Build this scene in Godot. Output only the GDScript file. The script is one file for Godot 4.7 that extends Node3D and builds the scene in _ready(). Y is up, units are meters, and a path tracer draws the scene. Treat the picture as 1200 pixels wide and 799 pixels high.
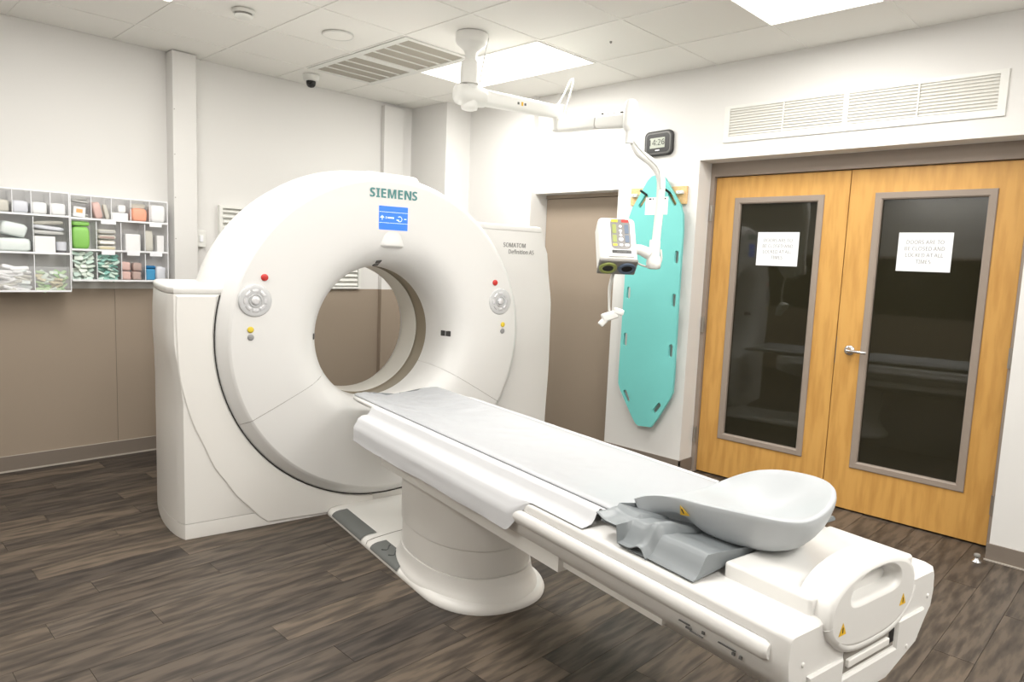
extends Node3D
# CT scanner room. World: metres, y up; the camera stands over (0, 0, 0); the back wall is z = ZB, the wall with the doors is x = XW.

const XW := 4.379      # wall with the doors
const XD := 4.571      # face of the door leaves
const ZB := -5.355     # back wall
const HC := 2.85       # ceiling
const XL := -1.5       # wall with the control window, behind the camera's left
const ZF := 1.3        # wall behind the camera
const GO := Vector3(1.302, 0.0, -3.543)   # front left foot corner of the gantry
const GT := -10.0      # degrees the scanner is turned
const GC := Vector2(1.093, 1.026)         # centre of the bore in the scanner's own frame
const TU := 1.05       # centre line of the table in the scanner's own frame

var M := {}
var taken := {}
var rng := RandomNumberGenerator.new()
var meshes := {}

func _ready() -> void:
	rng.seed = 4711
	set_camera()
	set_environment()
	set_lamps()
	materials()
	room()
	doors()
	ceiling_things()
	wall_things()
	gantry()
	patient_table()
	table_things()
	injector()
	spine_board()
	supplies()

# ------------------------------------------------------------------ camera, air, lamps

func set_camera() -> void:
	var yaw := 0.79817
	var pitch := 0.11277
	var roll := 0.04124
	var fwd := Vector3(sin(yaw) * cos(pitch), -sin(pitch), -cos(yaw) * cos(pitch))
	var r0 := fwd.cross(Vector3.UP).normalized()
	var u0 := r0.cross(fwd)
	var r1 := r0 * cos(roll) + u0 * sin(roll)
	var u1 := u0 * cos(roll) - r0 * sin(roll)
	var c := Camera3D.new()
	c.name = "camera"
	c.fov = rad_to_deg(2.0 * atan(399.5 / 813.25))
	c.near = 0.05
	c.far = 60.0
	add_child(c)
	c.transform = Transform3D(Basis(r1, u1, -fwd), Vector3(0, 1.48, 0))
	c.current = true

func set_environment() -> void:
	var e := Environment.new()
	e.background_mode = Environment.BG_COLOR
	e.background_color = Color(0, 0, 0)
	e.tonemap_mode = Environment.TONE_MAPPER_LINEAR
	e.tonemap_exposure = 1.46
	e.sdfgi_enabled = true
	e.ssao_enabled = true
	e.ssil_enabled = true
	var w := WorldEnvironment.new()
	w.name = "air"
	w.environment = e
	add_child(w)

const LAMP_ENERGY := 3.6
var PANELS := [
	# x0, x1, z0, z1
	[3.265, 3.855, -4.27, -3.07, "long recessed ceiling light panel beside the ceiling arm mount"],
	[2.66, 3.855, -1.85, -1.25, "recessed ceiling light panel above the wall grille and wooden doors"],
	[0.94, 1.53, -4.27, -3.07, "recessed ceiling light panel above the supply bins"],
	[0.36, 1.53, -1.85, -1.25, "recessed ceiling light panel over the free floor"],
	[0.36, 1.53, 0.59, 1.17, "added unseen ceiling light panel by the wall opposite the scanner"],  # out of view, added as frontal fill from behind the camera
	[2.66, 3.855, 0.59, 1.17, "added unseen ceiling light panel between the doors and the front wall"],  # another unseen panel, put in to fill from behind the camera
	[-1.36, -0.80, -3.05, -1.87, "added unseen ceiling light panel along the control window"],  # unseen, added to bring more fill light from the left
]

func set_lamps() -> void:
	for p in PANELS:
		var l := AreaLight3D.new()
		l.name = "panel_light"
		l.area_normalize_energy = false
		l.area_size = Vector2(p[1] - p[0] - 0.03, p[3] - p[2] - 0.03)
		l.light_color = Color(1.0, 0.99, 0.974)
		l.light_energy = LAMP_ENERGY
		l.shadow_enabled = true
		l.area_range = 12.0
		add_child(l, true)
		l.position = Vector3((p[0] + p[1]) / 2, HC - 0.012, (p[2] + p[3]) / 2)
		l.rotation_degrees.x = -90

# ------------------------------------------------------------------ materials

func mat(called: String, c: Color, rough := 0.6, metal := 0.0, spec := 0.5) -> StandardMaterial3D:
	var m := StandardMaterial3D.new()
	m.resource_name = called
	m.albedo_color = c
	m.roughness = rough
	m.metallic = metal
	m.metallic_specular = spec
	M[called] = m
	return m

func noise_tex(size: int, freq: float, seed_: int, stops: Array, oct := 5) -> NoiseTexture2D:
	var n := FastNoiseLite.new()
	n.seed = seed_
	n.noise_type = FastNoiseLite.TYPE_SIMPLEX_SMOOTH
	n.frequency = freq
	n.fractal_octaves = oct
	var g := Gradient.new()
	g.offsets = PackedFloat32Array()
	g.colors = PackedColorArray()
	var offs := PackedFloat32Array()
	var cols := PackedColorArray()
	for s in stops:
		offs.append(s[0])
		cols.append(s[1])
	g.offsets = offs
	g.colors = cols
	var t := NoiseTexture2D.new()
	t.width = size
	t.height = size
	t.seamless = true
	t.noise = n
	t.color_ramp = g
	return t

func materials() -> void:
	mat("wall_paint", Color(0.885, 0.88, 0.868), 0.75, 0, 0.3)
	mat("taupe_paint", Color(0.625, 0.570, 0.508), 0.6, 0, 0.35)
	mat("baseboard", Color(0.50, 0.46, 0.42), 0.55, 0, 0.4)
	mat("baseboard_edge", Color(0.70, 0.67, 0.63), 0.6)
	mat("frame_paint", Color(0.60, 0.55, 0.505), 0.5, 0, 0.4)
	mat("tile", Color(0.955, 0.95, 0.93), 0.95, 0, 0.1)
	mat("grid_metal", Color(0.95, 0.945, 0.925), 0.5, 0, 0.4)
	mat("slab", Color(0.5, 0.5, 0.48), 0.9)
	mat("subfloor", Color(0.10, 0.09, 0.08), 0.9)
	mat("hall_paint", Color(0.66, 0.63, 0.55), 0.8)
	mat("booth", Color(0.60, 0.58, 0.55), 0.8)
	mat("white_metal", Color(0.90, 0.90, 0.88), 0.4, 0, 0.45)
	mat("shell", Color(0.89, 0.885, 0.872), 0.32, 0, 0.5)
	mat("shell_ivory", Color(0.915, 0.908, 0.89), 0.34, 0, 0.5)
	mat("shell_face", Color(0.895, 0.893, 0.885), 0.36, 0, 0.5)
	mat("seam", Color(0.13, 0.13, 0.12), 0.7)
	mat("soft_seam", Color(0.55, 0.53, 0.50), 0.7)
	mat("scan_window", Color(0.60, 0.56, 0.49), 0.25, 0, 0.5)
	mat("bore_liner", Color(0.90, 0.89, 0.86), 0.3)
	mat("screen_blue", Color(0.16, 0.40, 0.85), 0.3)
	M.screen_blue.emission_enabled = true
	M.screen_blue.emission = Color(0.20, 0.45, 0.95)
	M.screen_blue.emission_energy_multiplier = 0.55
	mat("screen_white", Color(0.9, 0.95, 1.0), 0.3)
	M.screen_white.emission_enabled = true
	M.screen_white.emission = Color(0.85, 0.93, 1.0)
	M.screen_white.emission_energy_multiplier = 0.6
	mat("logo_teal", Color(0.34, 0.57, 0.57), 0.5)
	mat("print_grey", Color(0.42, 0.42, 0.41), 0.6)
	mat("print_pale", Color(0.50, 0.50, 0.49), 0.7)
	mat("print_dark", Color(0.14, 0.14, 0.14), 0.7)
	mat("panel_grey", Color(0.80, 0.805, 0.81), 0.22, 0, 0.6)
	mat("panel_ring", Color(0.74, 0.745, 0.75), 0.25, 0.2, 0.6)
	mat("button_silver", Color(0.87, 0.87, 0.88), 0.18, 0.25, 0.6)
	mat("button_red", Color(0.80, 0.22, 0.20), 0.35)
	mat("button_yellow", Color(0.88, 0.78, 0.24), 0.35)
	mat("button_grey", Color(0.60, 0.60, 0.60), 0.35)
	mat("lens_dark", Color(0.27, 0.265, 0.26), 0.15)
	mat("pad_grey", Color(0.42, 0.43, 0.42), 0.75)
	mat("pad_mark", Color(0.27, 0.28, 0.28), 0.8)
	mat("mattress", Color(0.68, 0.688, 0.70), 0.42, 0, 0.5)
	mat("sheet", Color(0.785, 0.788, 0.795), 0.8, 0, 0.3)
	mat("head_grey", Color(0.70, 0.715, 0.725), 0.38, 0, 0.5)
	mat("mat_grey", Color(0.50, 0.52, 0.53), 0.38, 0, 0.5)
	mat("sticker", Color(0.90, 0.72, 0.16), 0.5)
	mat("black", Color(0.05, 0.05, 0.05), 0.5)
	mat("chrome", Color(0.80, 0.80, 0.80), 0.22, 0.9)
	mat("steel", Color(0.66, 0.64, 0.61), 0.35, 0.8)
	mat("paper", Color(0.94, 0.945, 0.96), 0.85, 0, 0.2)
	mat("teal_plastic", Color(0.47, 0.795, 0.775), 0.45, 0, 0.45)
	mat("peg_black", Color(0.12, 0.12, 0.11), 0.5)
	mat("clock_black", Color(0.17, 0.17, 0.165), 0.4)
	mat("clock_grey", Color(0.42, 0.42, 0.41), 0.35, 0.3)
	mat("lcd", Color(0.72, 0.74, 0.69), 0.4)
	mat("vent_back", Color(0.68, 0.66, 0.615), 0.9)
	mat("grille_back", Color(0.84, 0.83, 0.80), 0.9)
	mat("acrylic_edge", Color(0.94, 0.945, 0.955), 0.35)
	mat("acrylic", Color(0.95, 0.955, 0.97, 0.14), 0.1, 0, 0.5).transparency = BaseMaterial3D.TRANSPARENCY_ALPHA
	mat("inj_white", Color(0.92, 0.92, 0.905), 0.32)
	mat("inj_panel", Color(0.50, 0.49, 0.48), 0.4)
	mat("inj_grey", Color(0.55, 0.54, 0.52), 0.45)
	mat("inj_olive", Color(0.58, 0.62, 0.34), 0.4)
	mat("inj_blue", Color(0.36, 0.42, 0.50), 0.4)
	mat("cable_white", Color(0.85, 0.85, 0.83), 0.5)
	mat("dome_dark", Color(0.10, 0.10, 0.11), 0.12)
	# light panels
	mat("lamp_diffuser", Color(0.95, 0.95, 0.93), 0.6)
	M.lamp_diffuser.emission_enabled = true
	M.lamp_diffuser.emission = Color(1.0, 0.985, 0.96)
	M.lamp_diffuser.emission_energy_multiplier = 1.6
	# clear panes
	var g := mat("pane", Color(0.19, 0.18, 0.13, 0.55), 0.03, 0, 0.5)
	g.transparency = BaseMaterial3D.TRANSPARENCY_ALPHA
	var f := mat("clear", Color(0.95, 0.96, 0.98, 0.10), 0.08, 0, 0.4)
	f.transparency = BaseMaterial3D.TRANSPARENCY_ALPHA
	# planks
	var wood := [[0.0, Color(0.56, 0.55, 0.54)], [0.30, Color(0.74, 0.73, 0.72)], [0.50, Color(0.87, 0.86, 0.84)], [0.66, Color(1.0, 0.98, 0.95)], [1.0, Color(1, 1, 1)]]
	var t1 := noise_tex(512, 0.011, 11, wood, 6)
	var t2 := noise_tex(512, 0.014, 29, wood, 6)
	var tones := [Color(0.365, 0.330, 0.298), Color(0.328, 0.298, 0.272), Color(0.395, 0.356, 0.318), Color(0.300, 0.274, 0.254), Color(0.345, 0.312, 0.282), Color(0.375, 0.342, 0.312), Color(0.415, 0.374, 0.333)]
	for i in tones.size():
		var m := mat("plank_%d" % i, tones[i], 0.52, 0, 0.42)
		m.albedo_texture = t1 if i % 2 == 0 else t2
		m.uv1_triplanar = true
		m.uv1_world_triplanar = true
		m.uv1_scale = Vector3(0.46, 1.0, 3.1)
		m.uv1_offset = Vector3(0.17 * i, 0, 0.31 * i)
	# maple door veneer
	var maple := [[0.0, Color(0.90, 0.86, 0.80)], [0.45, Color(0.96, 0.945, 0.92)], [0.6, Color(0.99, 0.98, 0.965)], [1.0, Color(1, 1, 1)]]
	var t3 := noise_tex(512, 0.016, 77, maple, 5)
	var d := mat("maple", Color(0.835, 0.645, 0.36), 0.42, 0, 0.45)
	d.albedo_texture = t3
	d.uv1_triplanar = true
	d.uv1_world_triplanar = true
	d.uv1_scale = Vector3(1.8, 0.22, 1.8)
	var p := mat("pine", Color(0.90, 0.76, 0.56), 0.6)
	p.albedo_texture = t3
	p.uv1_triplanar = true
	p.uv1_scale = Vector3(4, 8, 0.8)

# ------------------------------------------------------------------ building helpers

func numbered(called: String) -> String:
	var n: int = taken.get(called, 0)
	taken[called] = n + 1
	return called if n == 0 else "%s_%03d" % [called, n]

func tag(o: Node3D, label: String, category: String, group := "") -> Node3D:
	o.set_meta("label", label)
	o.set_meta("category", category)
	if group != "":
		o.set_meta("group", group)
	return o

func thing(called: String, label: String, category: String, at := Vector3.ZERO, turn := 0.0, group := "") -> Node3D:
	var o := Node3D.new()
	o.name = numbered(called)
	add_child(o)
	o.position = at
	o.rotation_degrees.y = turn
	tag(o, label, category, group)
	return o

func part(parent: Node3D, called: String, mesh: Mesh, m: Material, at := Vector3.ZERO, basis_ := Basis.IDENTITY) -> MeshInstance3D:
	var o := MeshInstance3D.new()
	o.name = called
	o.mesh = mesh
	o.material_override = m
	if mesh.get_surface_count() > 0:
		o.material_override = null
		for i in mesh.get_surface_count():
			o.set_surface_override_material(i, m)
	o.cast_shadow = GeometryInstance3D.SHADOW_CASTING_SETTING_ON
	parent.add_child(o, true)
	o.transform = Transform3D(basis_, at)
	return o

func single(called: String, mesh: Mesh, m: Material, label: String, category: String, at := Vector3.ZERO, basis_ := Basis.IDENTITY, group := "") -> MeshInstance3D:
	var o := part(self, numbered(called), mesh, m, at, basis_)
	tag(o, label, category, group)
	return o

func structure(called: String, mesh: Mesh, m: Material, label := "", category := "", at := Vector3.ZERO) -> MeshInstance3D:
	var o := part(self, numbered(called), mesh, m, at)
	o.set_meta("kind", "structure")
	if label != "":
		o.set_meta("label", label)
		o.set_meta("category", category)
	return o

func structure_root(called: String, label: String, category: String, at := Vector3.ZERO) -> Node3D:
	var o := thing(called, label, category, at)
	o.set_meta("kind", "structure")
	return o

func mb() -> SurfaceTool:
	var st := SurfaceTool.new()
	st.begin(Mesh.PRIMITIVE_TRIANGLES)
	return st

func done(st: SurfaceTool) -> ArrayMesh:
	return st.commit()

func tri(st: SurfaceTool, a: Vector3, b: Vector3, c: Vector3) -> void:
	var nrm := (c - a).cross(b - a)
	if nrm.length_squared() < 1e-22:
		return
	nrm = nrm.normalized()
	for p in [a, b, c]:
		st.set_normal(nrm)
		st.add_vertex(p)

func quad(st: SurfaceTool, a: Vector3, b: Vector3, c: Vector3, d: Vector3) -> void:
	tri(st, a, b, c)
	tri(st, a, c, d)

# box between two corners
func box(st: SurfaceTool, p: Vector3, q: Vector3) -> void:
	var a := Vector3(minf(p.x, q.x), minf(p.y, q.y), minf(p.z, q.z))
	var b := Vector3(maxf(p.x, q.x), maxf(p.y, q.y), maxf(p.z, q.z))
	var v: Array[Vector3] = []
	for i in 8:
		v.append(Vector3(b.x if i & 1 else a.x, b.y if i & 2 else a.y, b.z if i & 4 else a.z))
	quad(st, v[4], v[6], v[7], v[5])
	quad(st, v[1], v[3], v[2], v[0])
	quad(st, v[0], v[2], v[6], v[4])
	quad(st, v[5], v[7], v[3], v[1])
	quad(st, v[2], v[3], v[7], v[6])
	quad(st, v[0], v[4], v[5], v[1])

func box_mesh(p: Vector3, q: Vector3) -> ArrayMesh:
	var st := mb()
	box(st, p, q)
	return done(st)

# rings of equal length; closed = each ring is a loop. Normals are weighted by area, so flats stay flat beside small bevels
func loft(st: SurfaceTool, rings: Array, closed := true, cap0 := false, cap1 := false, smooth := true, _group := 0) -> void:
	var n: int = rings[0].size()
	var last := n if closed else n - 1
	var m := rings.size()
	var nr: Array[PackedVector3Array] = []
	if smooth:
		for i in m:
			var z := PackedVector3Array()
			z.resize(n)
			nr.append(z)
		for i in m - 1:
			var a: PackedVector3Array = rings[i]
			var b: PackedVector3Array = rings[i + 1]
			for j in last:
				var k := (j + 1) % n
				var q := (b[k] - a[j]).cross(a[k] - a[j]) + (b[j] - a[j]).cross(b[k] - a[j])
				nr[i][j] += q
				nr[i][k] += q
				nr[i + 1][j] += q
				nr[i + 1][k] += q
		var loop := true
		for j in n:
			if rings[0][j].distance_squared_to(rings[m - 1][j]) > 1e-10:
				loop = false
		if loop:
			for j in n:
				var q := nr[0][j] + nr[m - 1][j]
				nr[0][j] = q
				nr[m - 1][j] = q
	for i in m - 1:
		var a: PackedVector3Array = rings[i]
		var b: PackedVector3Array = rings[i + 1]
		for j in last:
			var k := (j + 1) % n
			if not smooth:
				quad(st, a[j], a[k], b[k], b[j])
				continue
			if a[j].distance_squared_to(a[k]) > 1e-12:
				vert(st, a[j], nr[i][j])
				vert(st, a[k], nr[i][k])
				vert(st, b[k], nr[i + 1][k])
			if b[j].distance_squared_to(b[k]) > 1e-12:
				vert(st, a[j], nr[i][j])
				vert(st, b[k], nr[i + 1][k])
				vert(st, b[j], nr[i + 1][j])
	if cap0:
		fan(st, rings[0], false)
	if cap1:
		fan(st, rings[m - 1], true)

func vert(st: SurfaceTool, p: Vector3, nrm: Vector3) -> void:
	st.set_normal(nrm.normalized() if nrm.length_squared() > 1e-20 else Vector3.UP)
	st.add_vertex(p)

func fan(st: SurfaceTool, ring: PackedVector3Array, flip: bool) -> void:
	var c := Vector3.ZERO
	for p in ring:
		c += p
	c /= ring.size()
	for j in ring.size():
		var k := (j + 1) % ring.size()
		if flip:
			tri(st, c, ring[j], ring[k])
		else:
			tri(st, c, ring[k], ring[j])

# rounded rectangle outline in x, z at height y
func rrect(hx: float, hz: float, r: float, y: float, seg := 3) -> PackedVector3Array:
	var out := PackedVector3Array()
	r = maxf(minf(r, minf(hx, hz)), 0.0002)
	for c in 4:
		var sx := 1.0 if c == 0 or c == 3 else -1.0
		var sz := 1.0 if c < 2 else -1.0
		for k in seg + 1:
			var a := PI / 2 * (c + float(k) / seg)
			out.append(Vector3(sx * (hx - r) + r * cos(a), y, sz * (hz - r) + r * sin(a)))
	return out

# rounded box, centred
func rbox(s: Vector3, r: float, seg := 2) -> ArrayMesh:
	var key := "rbox %s %s %d" % [s, r, seg]
	if meshes.has(key):
		return meshes[key]
	var st := mb()
	var rings := []
	r = minf(r, minf(s.x, minf(s.y, s.z)) * 0.499)
	for half in 2:
		for k in seg + 1:
			var a := (-PI / 2 if half == 0 else 0.0) + PI / 2 * float(k) / seg
			var y := (-s.y / 2 + r if half == 0 else s.y / 2 - r) + r * sin(a)
			var o := r * cos(a)
			rings.append(rrect(s.x / 2 - r + o, s.z / 2 - r + o, maxf(o, 0.0003), y, seg))
	loft(st, rings, true, true, true)
	meshes[key] = done(st)
	return meshes[key]

# box with rounded corners in x-y outline, extruded in z (centred), front edge bevelled
func slab_xy(hx: float, hy: float, r: float, z0: float, z1: float, bev := 0.004, seg := 5) -> ArrayMesh:
	var st := mb()
	var rings := []
	for s in [[0.0, z0], [0.0, z1 - bev], [bev * 0.3, z1 - bev * 0.3], [bev, z1]]:
		var o := PackedVector3Array()
		for p in rrect(hx - s[0], hy - s[0], r - s[0] * 0.6, 0, seg):
			o.append(Vector3(p.x, p.z, s[1]))
		rings.append(o)
	loft(st, rings, true, true, true)
	return done(st)

# profile of (radius, height) turned about y
func lathe(profile: Array, seg := 24, cap0 := true, cap1 := true) -> ArrayMesh:
	var st := mb()
	var rings := []
	for p in profile:
		var ring := PackedVector3Array()
		for k in seg:
			var a := TAU * k / seg
			ring.append(Vector3(p[0] * cos(a), p[1], p[0] * sin(a)))
		rings.append(ring)
	loft(st, rings, true, cap0, cap1)
	return done(st)

func smooth_path(pts: Array, per := 6) -> PackedVector3Array:
	var out := PackedVector3Array()
	for i in pts.size() - 1:
		var p0: Vector3 = pts[maxi(i - 1, 0)]
		var p1: Vector3 = pts[i]
		var p2: Vector3 = pts[i + 1]
		var p3: Vector3 = pts[mini(i + 2, pts.size() - 1)]
		for k in per:
			out.append(p1.cubic_interpolate(p2, p0, p3, float(k) / per))
	out.append(pts[pts.size() - 1])
	return out

# tube along a path, radius constant or one per point
func tube(st: SurfaceTool, path: PackedVector3Array, r, seg := 10) -> void:
	var rings := []
	var up := Vector3.UP
	for i in path.size():
		var d := (path[mini(i + 1, path.size() - 1)] - path[maxi(i - 1, 0)]).normalized()
		if i == 0 and absf(d.dot(up)) > 0.9:
			up = Vector3.RIGHT
		var s := d.cross(up).normalized()
		up = s.cross(d).normalized()
		var rad: float = r[i] if r is Array else r
		var ring := PackedVector3Array()
		for k in seg:
			var a := TAU * k / seg
			ring.append(path[i] + (s * cos(a) + up * sin(a)) * rad)
		rings.append(ring)
	loft(st, rings, true, true, true)

func tube_mesh(path: PackedVector3Array, r, seg := 10) -> ArrayMesh:
	var st := mb()
	tube(st, path, r, seg)
	return done(st)

# polygon in x-y extruded from z0 to z1, with the z1 edge bevelled
func prism(poly: PackedVector2Array, z0: float, z1: float, bev := 0.0, smooth := false) -> ArrayMesh:
	var st := mb()
	if Geometry2D.is_polygon_clockwise(poly):
		poly.reverse()
	var n := poly.size()
	var inner := PackedVector2Array()
	for i in n:
		var a := (poly[i] - poly[(i + n - 1) % n]).normalized()
		var b := (poly[(i + 1) % n] - poly[i]).normalized()
		var na := Vector2(-a.y, a.x)
		var nb := Vector2(-b.y, b.x)
		var m := (na + nb)
		m = m / maxf(m.length_squared() * 0.5, 0.35)
		inner.append(poly[i] + m * bev)
	var rings := []
	for s in [[poly, z0], [poly, z1 - bev], [inner, z1]]:
		var o := PackedVector3Array()
		for p in s[0]:
			o.append(Vector3(p.x, p.y, s[1]))
		rings.append(o)
	loft(st, rings if bev > 0 else [rings[0], rings[2]], true, false, false, smooth)
	var idx := Geometry2D.triangulate_polygon(inner)
	for i in range(0, idx.size(), 3):
		var q := [inner[idx[i]], inner[idx[i + 1]], inner[idx[i + 2]]]
		tri(st, Vector3(q[0].x, q[0].y, z1), Vector3(q[2].x, q[2].y, z1), Vector3(q[1].x, q[1].y, z1))
	idx = Geometry2D.triangulate_polygon(poly)
	for i in range(0, idx.size(), 3):
		var q := [poly[idx[i]], poly[idx[i + 1]], poly[idx[i + 2]]]
		tri(st, Vector3(q[0].x, q[0].y, z0), Vector3(q[1].x, q[1].y, z0), Vector3(q[2].x, q[2].y, z0))
	return done(st)

func text_mesh(s: String, height: float, depth := 0.001, bold := false, spacing := 0.0) -> TextMesh:
	var f := SystemFont.new()
	f.font_names = PackedStringArray(["Droid Sans"])
	if bold:
		f.font_weight = 700
	var t := TextMesh.new()
	t.font = f
	t.text = s
	t.font_size = 32
	t.pixel_size = height / 23.0
	t.depth = depth
	t.line_spacing = spacing
	t.horizontal_alignment = HORIZONTAL_ALIGNMENT_CENTER
	return t

func lookup(table: Array, x: float) -> float:
	if x <= table[0][0]:
		return table[0][1]
	for i in table.size() - 1:
		if x <= table[i + 1][0]:
			var t: float = (x - table[i][0]) / (table[i + 1][0] - table[i][0])
			t = t * t * (3 - 2 * t)
			return lerpf(table[i][1], table[i + 1][1], t)
	return table[table.size() - 1][1]

const FACE_ROOM := Basis(Vector3(0, 0, 1), Vector3(0, 1, 0), Vector3(-1, 0, 0))   # local x along the door wall, local z into the room

# ------------------------------------------------------------------ the room

func room() -> void:
	# floor: one plank after another on a dark underlay
	var fl := structure("floor", box_mesh(Vector3(XL - 0.12, -0.08, ZB - 0.12), Vector3(XW + 0.3, -0.007, ZF + 0.12)), M.subfloor, "dark brown wood plank floor", "floor")
	var pw := 0.145
	var row := 0
	var z := -4.95 - pw * 3
	var variants := {}
	while z < ZF:
		var z0 := maxf(z, ZB + 0.001)
		var z1 := minf(z + pw, ZF)
		var x: float = XL + [0.0, -0.72, -0.31, -1.05, -0.5, -0.15, -0.88][row % 7] - rng.randf() * 0.2
		if z1 > ZB + 0.02:
			while x < XW + 0.2:
				var x1 := minf(x + 1.22, XW + 0.24)
				var x0 := maxf(x, XL)
				if x1 - x0 > 0.02:
					var s := Vector3(x1 - x0 - 0.0016, 0.007, z1 - z0 - 0.0016)
					var key := "%.3f %.3f" % [s.x, s.z]
					if not variants.has(key):
						variants[key] = box_mesh(Vector3(-s.x / 2, -0.007, -s.z / 2), Vector3(s.x / 2, 0, s.z / 2))
					part(fl, "plank", variants[key], M["plank_%d" % rng.randi_range(0, 6)], Vector3((x0 + x1) / 2, 0, (z0 + z1) / 2))
				x += 1.22
		z += pw
		row += 1

	# ceiling: slab, grid bars and lay-in tiles
	var ce := structure("ceiling", box_mesh(Vector3(XL - 0.12, HC + 0.06, ZB - 0.12), Vector3(XW + 0.3, HC + 0.16, ZF + 0.12)), M.slab, "white suspended tile ceiling", "ceiling")
	var xs := [XL]
	var k := -9
	while 3.86 + k * 0.58 < XL + 0.05:
		k += 1
	while 3.86 + k * 0.58 < XW - 0.02:
		xs.append(3.86 + k * 0.58)
		k += 1
	xs.append(XW + 0.02)
	var zs := [ZB]
	k = -6
	while -1.24 + k * 0.607 < ZB + 0.05:
		k += 1
	while -1.24 + k * 0.607 < ZF - 0.05:
		zs.append(-1.24 + k * 0.607)
		k += 1
	zs.append(ZF)
	var st := mb()
	for i in range(1, xs.size() - 1):
		box(st, Vector3(xs[i] - 0.007, HC, ZB), Vector3(xs[i] + 0.007, HC + 0.03, ZF))
	for i in range(1, zs.size() - 1):
		box(st, Vector3(XL, HC + 0.0005, zs[i] - 0.007), Vector3(XW, HC + 0.03, zs[i] + 0.007))
	part(ce, "ceiling_grid", done(st), M.grid_metal)
	for i in xs.size() - 1:
		for j in zs.size() - 1:
			var cx: float = (xs[i] + xs[i + 1]) / 2
			var cz: float = (zs[j] + zs[j + 1]) / 2
			var free := true
			for p in PANELS:
				if cx > p[0] and cx < p[1] and cz > p[2] and cz < p[3]:
					free = false
			if cx > 2.70 and cx < 3.26 and cz > -4.89 and cz < -3.68:
				free = false
			if free:
				part(ce, "ceiling_tile", box_mesh(Vector3(xs[i] + 0.004, HC + 0.004, zs[j] + 0.004), Vector3(xs[i + 1] - 0.004, HC + 0.02, zs[j + 1] - 0.004)), M.tile)

	# back wall with taupe lower panels
	var wb := structure("wall_back", box_mesh(Vector3(XL - 0.12, 0, ZB - 0.12), Vector3(XW + 0.3, HC + 0.06, ZB)), M.wall_paint, "off-white back wall with taupe lower panels", "wall")
	part(wb, "joint_backing", box_mesh(Vector3(XL, 0, ZB), Vector3(4.04, 1.183, ZB + 0.003)), M.baseboard)
	var edges := [XL, -0.925, 0.295, 1.515, 2.735, 3.955, 4.04]
	for i in edges.size() - 1:
		part(wb, "lower_panel", box_mesh(Vector3(edges[i] + 0.0015, 0, ZB), Vector3(edges[i + 1] - 0.0015, 1.185, ZB + 0.006)), M.taupe_paint)
	var bb := structure("baseboard_back", box_mesh(Vector3(XL, 0, ZB + 0.006), Vector3(4.04, 0.102, ZB + 0.016)), M.baseboard, "taupe vinyl baseboard along the back wall", "baseboard")
	part(bb, "top_edge", box_mesh(Vector3(XL, 0.102, ZB + 0.006), Vector3(4.04, 0.105, ZB + 0.014)), M.baseboard_edge)
	part(bb, "caulk_line", box_mesh(Vector3(XL, 0, ZB + 0.016), Vector3(4.04, 0.009, ZB + 0.024)), M.baseboard_edge)

	# boxed-in risers on the back wall
	var c1 := structure("trim_1", rbox(Vector3(0.165, HC - 0.004, 0.12), 0.004, 1), M.wall_paint, "white boxed-in riser beside the supply bins", "trim", Vector3(1.9575, HC / 2, ZB + 0.0605))
	for y in [2.45, 2.14, 1.84, 1.55]:
		var b := Basis(Vector3.RIGHT, PI / 2)
		part(c1, "screw", lathe([[0.004, 0], [0.004, 0.0015], [0.002, 0.002]], 8), M.steel, Vector3(-0.072, y - HC / 2, 0.06), b)
	structure("trim_2", rbox(Vector3(0.21, HC - 0.03, 0.055), 0.004, 1), M.wall_paint, "white boxed-in riser in the room corner", "trim", Vector3(3.805, HC / 2 - 0.014, ZB + 0.0275))
	part(get_node("trim_2"), "lower_panel", box_mesh(Vector3(-0.107, -HC / 2 + 0.014, -0.02), Vector3(0.107, 1.185 - HC / 2 + 0.014, 0.031)), M.taupe_paint)
	part(c1, "lower_panel", box_mesh(Vector3(-0.085, -HC / 2, -0.05), Vector3(0.085, 1.185 - HC / 2, 0.0635)), M.taupe_paint)
	# corner chase and the right wall
	structure("wall_corner", box_mesh(Vector3(4.04, 0, ZB), Vector3(XW + 0.3, HC + 0.03, -4.85)), M.wall_paint, "off-white boxed corner beside the back wall", "wall")
	st = mb()
	box(st, Vector3(4.325, 0, -4.85), Vector3(4.68, HC + 0.03, -4.065))
	box(st, Vector3(XW, 2.062, -4.065), Vector3(4.68, HC + 0.03, -3.205))
	box(st, Vector3(4.575, 0, -4.065), Vector3(4.68, 2.062, -3.205))
	box(st, Vector3(XW, 0, -3.205), Vector3(4.68, HC + 0.03, -2.53))
	box(st, Vector3(XW, 2.23, -2.53), Vector3(4.68, HC + 0.03, -0.64))
	box(st, Vector3(XW, 0, -0.64), Vector3(4.68, HC + 0.03, ZF + 0.12))
	structure("wall_right", done(st), M.wall_paint, "off-white wall around the wooden double doors", "wall")
	st = mb()
	box(st, Vector3(XW - 0.01, 0, -3.205), Vector3(XW, 0.104, -2.52))
	box(st, Vector3(XW - 0.01, 0, -2.53), Vector3(4.545, 0.104, -2.52))
	box(st, Vector3(XW - 0.01, 0, -0.65), Vector3(XW, 0.092, ZF))
	box(st, Vector3(4.315, 0, -4.85), Vector3(4.325, 0.104, -4.065))
	var br := structure("baseboard_right", done(st), M.baseboard, "taupe vinyl baseboard along the door wall", "baseboard")
	st = mb()
	box(st, Vector3(XW - 0.018, 0, -3.205), Vector3(XW - 0.01, 0.007, -2.51))
	box(st, Vector3(XW - 0.018, 0, -2.52), Vector3(4.545, 0.007, -2.512))
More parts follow.
